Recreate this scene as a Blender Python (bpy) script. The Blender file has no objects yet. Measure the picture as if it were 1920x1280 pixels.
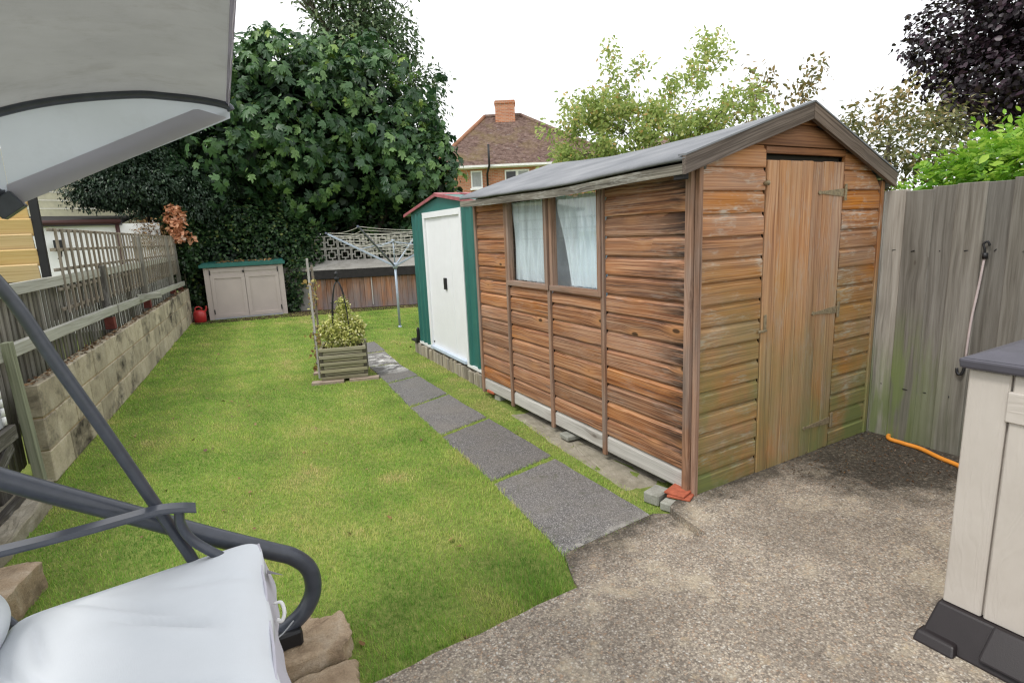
import bpy, math, random
import numpy as np
from mathutils import Matrix, Vector, noise as mnoise
random.seed(7); rs = np.random.RandomState(11)
sc = bpy.context.scene
col = sc.collection
R_ = math.radians

# ------------------------------------------------------------------ camera
F_PX, PITCH, ROLL, YAW = 1070.0, 0.190, -0.044, 0.513
cy, sy, cp, sp = math.cos(YAW), math.sin(YAW), math.cos(PITCH), math.sin(PITCH)
Fv = Vector((sy*cp, cy*cp, -sp)); Rv = Vector((cy, -sy, 0)); Uv = Rv.cross(Fv)
cr, sr = math.cos(ROLL), math.sin(ROLL)
R2 = cr*Rv + sr*Uv; U2 = -sr*Rv + cr*Uv
cd = bpy.data.cameras.new('camera'); cam = bpy.data.objects.new('camera', cd); col.objects.link(cam)
m3 = Matrix((R2, U2, -Fv)).transposed()
cam.matrix_world = Matrix.Translation((0, 0, 1.5)) @ m3.to_4x4()
cd.sensor_width = 36; cd.lens = F_PX/1920*36; cd.clip_start = 0.05; cd.clip_end = 600
sc.camera = cam

# ------------------------------------------------------------------ world and sun: bright overcast
world = bpy.data.worlds.new('World'); sc.world = world; world.use_nodes = True
wt = world.node_tree; wn = wt.nodes; wl = wt.links
for n in list(wn): wn.remove(n)
SUN_EL, SUN_AZ = 58.0, -100.0          # azimuth from +Y towards +X
sky = wn.new('ShaderNodeTexSky'); sky.sky_type = 'NISHITA'; sky.sun_disc = False
sky.sun_elevation = R_(SUN_EL); sky.sun_rotation = R_(SUN_AZ)
tc = wn.new('ShaderNodeTexCoord'); cn = wn.new('ShaderNodeTexNoise'); cn.inputs['Scale'].default_value = 1.6; cn.inputs['Detail'].default_value = 5
wl.new(tc.outputs['Generated'], cn.inputs['Vector'])
crp = wn.new('ShaderNodeValToRGB'); crp.color_ramp.elements[0].position = .25; crp.color_ramp.elements[1].position = .75
crp.color_ramp.elements[0].color = (10.4, 10.6, 10.9, 1); crp.color_ramp.elements[1].color = (12.2, 12.2, 12.2, 1)
wl.new(cn.outputs['Fac'], crp.inputs['Fac'])
mx = wn.new('ShaderNodeMix'); mx.data_type = 'RGBA'; mx.inputs['Factor'].default_value = .9
wl.new(sky.outputs[0], mx.inputs['A']); wl.new(crp.outputs[0], mx.inputs['B'])
bg = wn.new('ShaderNodeBackground'); bg.inputs['Strength'].default_value = .108
out = wn.new('ShaderNodeOutputWorld'); wl.new(mx.outputs['Result'], bg.inputs['Color']); wl.new(bg.outputs[0], out.inputs[0])
sd = bpy.data.lights.new('sun', 'SUN'); sd.energy = 1.5; sd.angle = R_(12); sd.color = (1, .965, .91)
sun = bpy.data.objects.new('sun', sd); col.objects.link(sun)
sdir = Vector((math.sin(R_(SUN_AZ))*math.cos(R_(SUN_EL)), math.cos(R_(SUN_AZ))*math.cos(R_(SUN_EL)), math.sin(R_(SUN_EL))))
sun.rotation_euler = sdir.to_track_quat('Z', 'Y').to_euler(); sun.location = (0, 0, 12)
sc.view_settings.view_transform = 'Standard'; sc.view_settings.look = 'None'
sc.view_settings.exposure = 0.42; sc.view_settings.gamma = 1; sc.view_settings.use_curve_mapping = False
sc.cycles.max_bounces = 6; sc.cycles.transparent_max_bounces = 12; sc.cycles.use_denoising = True; sc.cycles.denoiser = 'OPENIMAGEDENOISE'; sc.cycles.denoising_input_passes = 'RGB_ALBEDO_NORMAL'; sc.cycles.denoising_prefilter = 'NONE'; sc.cycles.pixel_filter_type = 'BLACKMAN_HARRIS'; sc.cycles.filter_width = 1.3; sc.cycles.sample_clamp_indirect = 3; sc.cycles.use_adaptive_sampling = False

# ------------------------------------------------------------------ object helpers
WM = {}      # world matrices of linked objects
def link(o, M, parent=None):
    col.objects.link(o)
    if parent is not None:
        o.parent = parent; o.matrix_basis = WM[parent.name].inverted() @ M
    else: o.matrix_basis = M
    WM[o.name] = M.copy()
    return o
def tag(o, label, cat=None, group=None, kind=None):
    if label: o['label'] = label
    if cat: o['category'] = cat
    if group: o['group'] = group
    if kind: o['kind'] = kind
    return o
def thing(name, loc, label, cat, group=None):
    o = bpy.data.objects.new(name, None); o.empty_display_size = .1
    link(o, Matrix.Translation(loc)); return tag(o, label, cat, group)
def mk(name, verts, faces, mat, parent=None, smooth=False, attr=None):
    """mesh given in world coordinates; origin at its lower centre"""
    v = np.asarray(verts, dtype=np.float64).reshape(-1, 3)
    org = Vector(((v[:, 0].min()+v[:, 0].max())/2, (v[:, 1].min()+v[:, 1].max())/2, v[:, 2].min()))
    me = bpy.data.meshes.new(name); vv = v-np.array(org)
    if isinstance(faces, np.ndarray):
        nf, k = faces.shape
        me.vertices.add(len(vv)); me.vertices.foreach_set('co', vv.astype(np.float32).ravel())
        me.loops.add(nf*k); me.loops.foreach_set('vertex_index', faces.astype(np.int32).ravel())
        me.polygons.add(nf); me.polygons.foreach_set('loop_start', np.arange(0, nf*k, k, dtype=np.int32))
        me.update(calc_edges=True)
    else:
        me.from_pydata([tuple(x) for x in vv], [], [list(f) for f in faces]); me.update()
    if attr is not None:
        a = me.attributes.new('rnd', 'FLOAT', 'POINT'); a.data.foreach_set('value', np.asarray(attr, dtype=np.float32))
    if smooth: me.polygons.foreach_set('use_smooth', np.ones(len(me.polygons), dtype=bool))
    me.materials.append(mat)
    return link(bpy.data.objects.new(name, me), Matrix.Translation(org), parent)
_bc = {}
def box_mesh(L, w, t, mat, ch):
    key = (round(L, 3), round(w, 3), round(t, 3), mat.name, ch)
    if key in _bc: return _bc[key]
    me = bpy.data.meshes.new('beam'); x, y, z = L/2, w/2, t/2; c = min(ch, x*.4, y*.4, z*.4)
    vs, idx = [], {}
    for sx in (-1, 1):
        for sy_ in (-1, 1):
            for sz in (-1, 1):
                for a in range(3):
                    p = [sx*(x-c), sy_*(y-c), sz*(z-c)]; p[a] = (sx*x, sy_*y, sz*z)[a]
                    idx[(sx, sy_, sz, a)] = len(vs); vs.append(p)
    fs = []
    S = [(-1, -1), (1, -1), (1, 1), (-1, 1)]
    for a in range(3):
        for s in (-1, 1):
            q = []
            for u, v_ in S:
                k = [0, 0, 0]; k[a] = s; k[(a+1) % 3] = u; k[(a+2) % 3] = v_
                q.append(idx[(*k, a)])
            fs.append(q if s > 0 else q[::-1])
    for a in range(3):
        b, c_ = (a+1) % 3, (a+2) % 3
        for sb in (-1, 1):
            for s2 in (-1, 1):
                def K(sa, ax):
                    k = [0, 0, 0]; k[a] = sa; k[b] = sb; k[c_] = s2; return idx[(*k, ax)]
                q = [K(-1, b), K(1, b), K(1, c_), K(-1, c_)]
                fs.append(q if sb*s2 < 0 else q[::-1])
    for sx in (-1, 1):
        for sy_ in (-1, 1):
            for sz in (-1, 1):
                q = [idx[(sx, sy_, sz, 0)], idx[(sx, sy_, sz, 1)], idx[(sx, sy_, sz, 2)]]
                fs.append(q if sx*sy_*sz > 0 else q[::-1])
    me.from_pydata(vs, [], fs); me.update(); me.materials.append(mat); _bc[key] = me
    return me
def frame_m(p0, p1, nrm):
    """X along p0->p1, Z towards nrm"""
    X = (p1-p0).normalized(); Z = Vector(nrm); Z = (Z-X*Z.dot(X)).normalized(); Y = Z.cross(X)
    return Matrix((X, Y, Z)).transposed().to_4x4()
def beam(name, p0, p1, w, t, mat, parent=None, nrm=(0, 0, 1), ch=.003, label=None):
    """board from p0 to p1, w wide across, t thick along nrm, centred on the line"""
    p0, p1 = Vector(p0), Vector(p1)
    o = bpy.data.objects.new(name, box_mesh((p1-p0).length, w, t, mat, ch))
    link(o, Matrix.Translation((p0+p1)/2) @ frame_m(p0, p1, nrm), parent)
    if label: o['label'] = label
    return o
def box(name, lo, hi, mat, parent=None, ch=.004, rot=0):
    lo, hi = Vector(lo), Vector(hi); d = hi-lo
    o = bpy.data.objects.new(name, box_mesh(d.x, d.y, d.z, mat, ch))
    return link(o, Matrix.Translation((lo+hi)/2) @ Matrix.Rotation(rot, 4, 'Z'), parent)
def tube_data(pts, r, n=10, flat=1.0, upv=None, caps=True):
    P = [np.array(p, float) for p in pts]; m = len(P); rr = r if hasattr(r, '__len__') else [r]*m
    vs, fs = [], []; prev = None
    for i in range(m):
        t = P[min(i+1, m-1)]-P[max(i-1, 0)]; t = t/np.linalg.norm(t)
        if prev is None:
            a = np.array(upv if upv is not None else ((0, 0, 1) if abs(t[2]) < .9 else (1, 0, 0)), float)
        else: a = prev
        a = a-t*(a@t); a = a/np.linalg.norm(a); prev = a; b = np.cross(t, a)
        for k in range(n):
            an = 2*math.pi*k/n; vs.append(P[i]+rr[i]*(math.cos(an)*a+flat*math.sin(an)*b))
    for i in range(m-1):
        for k in range(n):
            k2 = (k+1) % n; fs.append([i*n+k, i*n+k2, (i+1)*n+k2, (i+1)*n+k])
    if caps: fs.append(list(range(n))[::-1]); fs.append([(m-1)*n+k for k in range(n)])
    return vs, fs
def tube(name, pts, r, mat, parent=None, n=10, flat=1.0, upv=None):
    vs, fs = tube_data(pts, r, n, flat, upv); return mk(name, vs, fs, mat, parent, smooth=True)
def smooth_path(pts, k=6):
    P = [np.array(p, float) for p in pts]; P = [2*P[0]-P[1]]+P+[2*P[-1]-P[-2]]; o = []
    for i in range(1, len(P)-2):
        for j in range(k):
            t = j/k; a, b, c, d = P[i-1], P[i], P[i+1], P[i+2]
            o.append(.5*((2*b)+(-a+c)*t+(2*a-5*b+4*c-d)*t*t+(-a+3*b-3*c+d)*t**3))
    o.append(P[-2]); return o
def join_data(parts):
    vs, fs, o = [], [], 0
    for v, f in parts:
        vs += [tuple(x) for x in v]; fs += [[i+o for i in q] for q in f]; o += len(v)
    return vs, fs
def prism(poly, z0, z1):
    n = len(poly); vs = [(x, y, z0) for x, y in poly]+[(x, y, z1) for x, y in poly]
    fs = [list(range(n))[::-1], [n+i for i in range(n)]]+[[i, (i+1) % n, n+(i+1) % n, n+i] for i in range(n)]
    return vs, fs
def grid_mesh(name, fn, nu, nv, mat, parent=None, smooth=True, thick=None):
    vs = [fn(i/(nu-1), j/(nv-1)) for j in range(nv) for i in range(nu)]
    fs = [[j*nu+i, j*nu+i+1, (j+1)*nu+i+1, (j+1)*nu+i] for j in range(nv-1) for i in range(nu-1)]
    o = mk(name, vs, fs, mat, parent, smooth)
    if thick:
        m = o.modifiers.new('solid', 'SOLIDIFY'); m.thickness = thick; m.offset = 0
    return o

# ------------------------------------------------------------------ material helpers
class NT:
    def __init__(s, name):
        s.m = bpy.data.materials.new(name); s.m.use_nodes = True; s.t = s.m.node_tree
        s.b = s.t.nodes['Principled BSDF']; s.out = s.t.nodes['Material Output']
    def n(s, ty, ins=None, **pr):
        nd = s.t.nodes.new(ty)
        for k, v in pr.items(): setattr(nd, k, v)
        for k, v in (ins or {}).items(): s.set(nd.inputs[k], v)
        return nd
    def set(s, sock, v):
        if isinstance(v, bpy.types.NodeSocket): s.t.links.new(v, sock)
        elif isinstance(v, (tuple, list)) and len(v) == 3 and sock.type == 'RGBA': sock.default_value = (*v, 1)
        else: sock.default_value = v
    def pos(s): return s.n('ShaderNodeNewGeometry').outputs['Position']
    def objc(s, off=True):
        o = s.n('ShaderNodeTexCoord').outputs['Object']
        if not off: return o
        r = s.n('ShaderNodeObjectInfo').outputs['Random']
        k = s.n('ShaderNodeVectorMath', {0: (37., 53., 91.), 'Scale': r}, operation='SCALE').outputs[0]
        return s.n('ShaderNodeVectorMath', {0: o, 1: k}, operation='ADD').outputs[0]
    def rnd(s): return s.n('ShaderNodeObjectInfo').outputs['Random']
    def sc(s, v, k): return s.n('ShaderNodeVectorMath', {0: v, 1: k}, operation='MULTIPLY').outputs[0]
    def noise(s, v, scale, det=3, rough=.55, dist=0):
        return s.n('ShaderNodeTexNoise', {'Vector': v, 'Scale': scale, 'Detail': det, 'Roughness': rough, 'Distortion': dist}).outputs['Fac']
    def vor(s, v, scale, out='Distance', feature='F1', rn=1.0):
        return s.n('ShaderNodeTexVoronoi', {'Vector': v, 'Scale': scale, 'Randomness': rn}, feature=feature).outputs[out]
    def ramp(s, f, *st):
        nd = s.n('ShaderNodeValToRGB', {'Fac': f}); e = nd.color_ramp.elements
        while len(e) < len(st): e.new(.5)
        for q, (p, c) in zip(e, st):
            q.position = p; q.color = (c, c, c, 1) if not hasattr(c, '__len__') else (*c, 1)
        return nd.outputs[0]
    def mix(s, f, a, b, mode='MIX'):
        nd = s.n('ShaderNodeMix', data_type='RGBA', blend_type=mode)
        s.set(nd.inputs['Factor'], f); s.set(nd.inputs['A'], a); s.set(nd.inputs['B'], b); return nd.outputs['Result']
    def ma(s, op, a, b=0., c=0., clamp=False):
        nd = s.n('ShaderNodeMath', operation=op); nd.use_clamp = clamp
        s.set(nd.inputs[0], a); s.set(nd.inputs[1], b); s.set(nd.inputs[2], c); return nd.outputs[0]
    def mr(s, v, a, b, c=0., d=1.):
        return s.n('ShaderNodeMapRange', {'Value': v, 'From Min': a, 'From Max': b, 'To Min': c, 'To Max': d}).outputs[0]
    def xyz(s, v): return s.n('ShaderNodeSeparateXYZ', {0: v}).outputs
    def bump(s, h, strength=.3, dist=.002):
        s.set(s.b.inputs['Normal'], s.n('ShaderNodeBump', {'Height': h, 'Strength': strength, 'Distance': dist}).outputs[0])
    def fin(s, colr, rough=.8, spec=.3, metal=0.):
        s.set(s.b.inputs['Base Color'], colr); s.set(s.b.inputs['Roughness'], rough)
        s.b.inputs['Specular IOR Level'].default_value = spec; s.b.inputs['Metallic'].default_value = metal
        return s.m

def wood(name, cols, var=.25, streak=0., streak_col=(.012, .008, .006), white=0., white_col=(.42, .40, .36), moss=None,
         grey=0., edge=None, algae=None, lines=0., halo_col=(.10, .045, .015), kd=.60, knots=.8, rough=.8, fine=.5, mossy=(.13, .16, .035), gs=26):
    t = NT(name); c = t.objc()
    bend = t.noise(t.sc(c, (1.3, 2, 2)), 1.0, 2)
    cc = t.n('ShaderNodeVectorMath', {0: c, 1: t.n('ShaderNodeCombineXYZ', {'Y': t.ma('MULTIPLY', bend, .035)}).outputs[0]}, operation='ADD').outputs[0]
    # knots
    kv = t.sc(cc, (3.0, 7.0, .01)); vd = t.vor(kv, 1.0); vc = t.xyz(t.vor(kv, 1.0, 'Color'))[0]
    kn = t.ma('MULTIPLY', t.mr(vd, .07, .11, 1, 0), t.mr(vc, kd, kd+.02, 0, 1))
    halo = t.ma('MULTIPLY', t.mr(vd, .10, .42, 1, 0), t.mr(vc, kd, kd+.02, 0, 1))
    warp = t.n('ShaderNodeVectorMath', {0: cc, 1: t.n('ShaderNodeCombineXYZ', {'Y': t.ma('MULTIPLY', halo, .016)}).outputs[0]}, operation='ADD').outputs[0]
    ga = t.noise(t.sc(warp, (1.0, gs, gs)), 1.0, 4, .6, .3); gb = t.noise(t.sc(warp, (1.6, gs*4.2, gs*4.2)), 1.0, 4, .65, .2)
    g1 = t.ma('ADD', t.ma('MULTIPLY', ga, .5), t.ma('MULTIPLY', t.mr(gb, .25, .75), .5))
    g2 = t.noise(t.sc(warp, (6, 330, 330)), 1.0, 3, .7)
    n = len(cols); base = t.ramp(g1, *[(.28+.40*i/(n-1), cols[i]) for i in range(n)])
    base = t.mix(t.ma('MULTIPLY', t.ma('SUBTRACT', g2, .5), fine*2), base, t.mix(.5, base, (.01, .007, .005)))
    hv = t.n('ShaderNodeHueSaturation', {'Color': base, 'Value': t.mr(t.rnd(), 0, 1, 1-var, 1+var), 'Saturation': t.mr(t.noise(c, .7), .3, .7, .8, 1.15)}).outputs[0]
    p = t.pos()
    if grey:
        gm = t.ramp(t.noise(t.sc(c, (1.6, 5, 5)), 1.3, 4), (.42, 0.), (.65, grey))
        hv = t.mix(gm, hv, t.mix(g2, (.15, .135, .12), (.34, .32, .30)))
    if streak:
        sm = t.ramp(t.noise(t.sc(warp, (1.1, 15, 15)), 1.0, 4, .65), (.50, 0.), (.68, streak))
        hv = t.mix(t.ma('MULTIPLY', sm, t.mr(g2, .3, .6)), hv, streak_col)
    if lines:     # raised pale grain left by weathering
        lm = t.noise(t.sc(warp, (1.1, 170, 170)), 1.0, 2, .5)
        hv = t.mix(t.ma('MULTIPLY', t.mr(lm, .52, .62), lines), hv, (.56, .37, .24)); hv = t.mix(t.ma('MULTIPLY', t.mr(lm, .46, .38), lines*.6), hv, (.07, .038, .024))
    if edge:      # scorched looking weather stains close to the corner post
        em = t.ma('MULTIPLY', t.mr(t.xyz(p)[1], edge[1], edge[0]), t.ramp(t.noise(t.sc(warp, (2.5, 30, 30)), 1.0, 4, .7), (.42, 0.), (.56, 1.)))
        hv = t.mix(t.ma('MULTIPLY', em, .9), hv, (.018, .012, .010))
    if white:
        wm = t.ma('MULTIPLY', t.ramp(t.noise(t.sc(c, (3, 7, 7)), 1.0, 4, .7), (.49, 0.), (.62, 1.)), t.ramp(t.noise(t.sc(warp, (14, 110, 110)), 1.0, 3), (.42, 0.), (.60, 1.)))
        hv = t.mix(t.ma('MULTIPLY', wm, white), hv, white_col)
    hv = t.mix(t.ma('MULTIPLY', t.ma('MULTIPLY', t.ma('POWER', halo, 1.6), knots), .65), hv, halo_col)
    hv = t.mix(t.ma('MULTIPLY', kn, knots), hv, (.035, .018, .008))
    if algae:     # bright green algae patch low on a few boards
        am = t.ma('MULTIPLY', t.mr(t.xyz(p)[1], algae[0], algae[1]), t.mr(t.ma('ADD', t.xyz(p)[2], t.ma('MULTIPLY', t.rnd(), .35)), algae[2], algae[2]-.45))
        am = t.ma('MULTIPLY', am, t.ramp(t.noise(t.sc(c, (2, 14, 14)), 1.0, 3), (.42, 0.), (.55, 1.)))
        hv = t.mix(t.ma('MULTIPLY', am, .7), hv, (.17, .23, .06))
    if moss:
        z0, z1, amt = moss
        mm = t.ma('MULTIPLY', t.mr(t.xyz(p)[2], z0, z1, 1, 0), t.ramp(t.noise(t.sc(p, (2.5, 2.5, 1.5)), 1.2, 5, .65), (.30, .15), (.65, 1.)))
        mm = t.ma('MULTIPLY', mm, amt)
        hv = t.mix(mm, hv, t.mix(g1, (mossy[0]*.55, mossy[1]*.6, mossy[2]), mossy))
    h = t.ma('ADD', t.ma('MULTIPLY', g2, .5), t.ma('ADD', t.ma('MULTIPLY', g1, .7), t.ma('MULTIPLY', kn, .4)))
    t.bump(h, .35, .002)
    return t.fin(hv, rough, .25)

M_SIDE = wood('wood_side', [(.055, .022, .012), (.145, .054, .024), (.28, .112, .045), (.37, .165, .070), (.44, .24, .125)], var=.26, streak=.45, streak_col=(.022, .013, .011), white=.16, grey=.10, rough=.62, edge=(2.20, 2.50), lines=.34, halo_col=(.48, .23, .09), kd=.42, knots=.9, gs=34)
M_FRONT = wood('wood_front', [(.20, .070, .024), (.44, .175, .052), (.58, .27, .095)], var=.14, lines=.30, streak=.22, white=.75, white_col=(.52, .49, .42), moss=(-.1, 1.45, 1.35), grey=.30, halo_col=(.42, .17, .05), knots=.7, mossy=(.23, .25, .07))
M_GABLE = wood('wood_gable', [(.09, .035, .018), (.19, .08, .032), (.27, .12, .048)], var=.15, streak=.5, knots=.5)
M_DOOR = wood('wood_door', [(.24, .105, .045), (.45, .215, .09), (.54, .31, .155)], var=.15, streak=.25, white=.4, moss=(-.1, 1.35, 1.1), grey=.22, knots=.25, gs=20, mossy=(.26, .27, .085))
M_TRIM = wood('wood_trim', [(.14, .075, .045), (.27, .155, .10), (.36, .23, .16)], var=.12, streak=.45, grey=.45, knots=.2)
M_PALE = wood('wood_bleached', [(.30, .285, .26), (.44, .42, .39), (.52, .50, .47)], var=.08, streak=.45, streak_col=(.08, .07, .06), knots=.4)
M_FASC = wood('wood_lichen', [(.05, .043, .034), (.15, .135, .108), (.29, .268, .222)], var=.08, streak=.7, streak_col=(.03, .026, .02), white=.5, white_col=(.42, .42, .38), knots=.1)
M_BARGE = wood('wood_barge', [(.05, .036, .028), (.12, .09, .07), (.21, .165, .135)], var=.1, streak=.5, knots=.3)
M_FENCE = wood('wood_grey_fence', [(.175, .158, .132), (.28, .26, .225), (.37, .35, .31)], var=.50, streak=.40, streak_col=(.06, .055, .047), moss=(-.05, .62, .62), grey=.0, knots=.95, kd=.5, halo_col=(.12, .11, .09), algae=(1.62, 1.95, .95), gs=11, mossy=(.10, .125, .045))
M_LFENCE = wood('wood_left_fence', [(.09, .082, .068), (.19, .175, .15), (.28, .265, .235)], var=.26, streak=.3, knots=.2, moss=(.4, 1.3, .35))
M_LRAIL = wood('wood_left_rail', [(.25, .245, .21), (.38, .375, .34), (.46, .455, .42)], var=.06, streak=.25, knots=.1, moss=(.4, 1.5, .35), mossy=(.24, .25, .08))
M_TREL = wood('wood_trellis', [(.13, .105, .075), (.235, .20, .155), (.32, .285, .235)], var=.15, streak=.2, knots=0)
M_PLANT = wood('wood_planter', [(.15, .14, .085), (.26, .24, .155), (.36, .33, .23)], var=.22, streak=.4, knots=.3, white=.1)
M_PLANTD = wood('wood_planter_end_grain', [(.05, .045, .032), (.09, .08, .055), (.13, .115, .08)], var=.2, streak=.4, knots=0)
M_BWALL = wood('wood_back', [(.14, .065, .035), (.30, .14, .07), (.36, .20, .12)], var=.3, streak=.55, knots=.2, grey=.5, moss=(-.05, .52, 1.), mossy=(.26, .23, .19))
M_YEL = wood('wood_yellow', [(.56, .385, .17), (.68, .49, .235), (.73, .56, .30)], var=.07, knots=.2, fine=.15)
M_DARKW = wood('wood_dark', [(.035, .032, .028), (.085, .078, .068), (.13, .12, .105)], var=.25, streak=.4, white=.35, white_col=(.45, .44, .42), knots=.1)
M_LOG = wood('wood_log', [(.17, .145, .105), (.32, .28, .22), (.44, .40, .33)], var=.32, streak=.3, knots=.1)
M_POST = wood('wood_green_post', [(.14, .15, .09), (.22, .235, .16), (.27, .28, .20)], var=.1, streak=.4, knots=.1)
M_BROWN = wood('wood_brown_board', [(.15, .10, .055), (.22, .145, .08), (.27, .19, .11)], var=.1, streak=.4, knots=.2)

def plain(name, c, rough=.5, spec=.4, metal=0., mottle=.12, scale=8, bump=0., bscale=60):
    t = NT(name); p = t.pos()
    f = t.noise(p, scale, 4, .6)
    cc = t.mix(t.mr(f, .3, .7, 0, 1), tuple(x*(1-mottle) for x in c), tuple(min(1, x*(1+mottle)) for x in c))
    if bump: t.bump(t.noise(p, bscale, 3), bump, .002)
    return t.fin(cc, rough, spec, metal)
M_TUBE = plain('dark_slate_tube', (.055, .062, .080), .32, .5, 0, .15, 30)
M_BLACK = plain('black_plastic', (.012, .012, .014), .45)
M_GREEN = plain('green_steel', (.025, .135, .115), .45, .45, 0, .10, 5)
M_WHITE = plain('white_steel', (.78, .79, .80), .4, .4, 0, .03, 6)
M_REDTR = plain('red_trim', (.33, .10, .11), .5, .4, 0, .25, 10)
M_RAILB = plain('pale_blue_rail', (.52, .60, .72), .4)
M_IRON = plain('rusty_iron', (.26, .21, .13), .7, .3, .2, .35, 60, .4, 200)
M_ORANGE = plain('orange_rubber', (.72, .27, .035), .45, .5, 0, .06)
M_PINKC = plain('pale_cord', (.50, .42, .41), .6)
M_REDP = plain('red_plastic', (.42, .03, .03), .35, .5)
M_ALU = plain('blue_grey_aluminium', (.36, .42, .50), .4, .5, .2, .1, 20)
M_DARKARM = plain('dark_grey_arm', (.07, .085, .12), .4, .5)
M_LINE = plain('washing_line', (.60, .58, .50), .6)
M_RUST = plain('red_oxide_paint', (.17, .05, .04), .7, .2, 0, .25, 20, .3)
M_SOIL = plain('soil', (.045, .028, .02), .95, .1, 0, .5, 30, .8, 60)
M_DARK = plain('painted_gap_shade', (.03, .025, .02), .9)
M_CABGRN = plain('green_lid', (.02, .12, .10), .5)
M_LIDP = plain('charcoal_lid', (.075, .072, .088), .5, .35, 0, .10, 14, .15, 300)
M_BASEP = plain('brown_black_plastic', (.017, .013, .014), .42, .4, 0, .12, 12, .2, 260)
M_RENDER = plain('white_render', (.90, .90, .90), .8, .2, 0, .03, 2)
M_CREAM = plain('cream_boards', (.72, .68, .50), .7)
M_GUTTER = plain('brown_gutter', (.06, .025, .022), .5)
M_UPVC = plain('white_upvc', (.80, .80, .80), .4)
M_FELTB = plain('black_felt', (.030, .028, .028), .8, .2, 0, .25, 12, .4, 90)
M_LEAD = plain('grey_lead', (.34, .35, .37), .6)
M_REDB = plain('red_brick_plain', (.36, .10, .055), .85, .2, 0, .25, 30, .6, 90)
M_STRAP = plain('white_strap', (.75, .75, .74), .7)

def stone_mat(name, c1, c2, c3, sc_=1., var=.12, stain=.5, stain_col=(.05, .045, .035), bumpd=.004):
    t = NT(name); p = t.pos(); n1 = t.noise(p, 5*sc_, 5, .65); n2 = t.noise(p, 60*sc_, 4, .7)
    c = t.ramp(n1, (.3, c1), (.5, c2), (.7, c3))
    c = t.mix(t.mr(n2, .35, .65, 0, .45), c, t.mix(.5, c, (.03, .025, .02)))
    sm = t.ramp(t.noise(t.sc(p, (1.2, 1.2, 1.9)), 1.5*sc_, 5, .7), (.52, 0.), (.68, stain))
    c = t.mix(sm, c, stain_col)
    c = t.n('ShaderNodeHueSaturation', {'Color': c, 'Value': t.mr(t.rnd(), 0, 1, 1-var, 1+var)}).outputs[0]
    t.bump(t.ma('ADD', n2, t.ma('MULTIPLY', n1, .6)), .6, bumpd)
    return t.fin(c, .92, .2)
M_BLOCK = stone_mat('concrete_block', (.34, .295, .22), (.47, .41, .30), (.56, .50, .39), var=.18, stain=1., stain_col=(.06, .05, .04))
M_MORTAR = stone_mat('mortar', (.32, .24, .14), (.44, .34, .21), (.50, .41, .28), stain=.4)
M_SAND = stone_mat('sandstone', (.32, .23, .15), (.45, .34, .23), (.54, .44, .33), 2., stain=.6, stain_col=(.07, .055, .04), bumpd=.012)
M_FOOT = stone_mat('old_concrete', (.22, .20, .15), (.30, .27, .21), (.36, .33, .27), 2., stain=.5, stain_col=(.10, .085, .05), bumpd=.006)
M_GBLOCK = stone_mat('grey_block', (.24, .24, .20), (.32, .32, .28), (.38, .38, .34), 2., stain=.4)
M_SCREEN = stone_mat('screen_block', (.26, .25, .22), (.33, .32, .29), (.38, .37, .34), 2., stain=.5)
M_COPING = stone_mat('coping', (.24, .23, .21), (.30, .29, .265), (.34, .33, .31), 1., stain=.4)
M_SLABP = stone_mat('pinkish_slab', (.30, .23, .18), (.38, .30, .24), (.42, .35, .29), 2., stain=.2)

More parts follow.
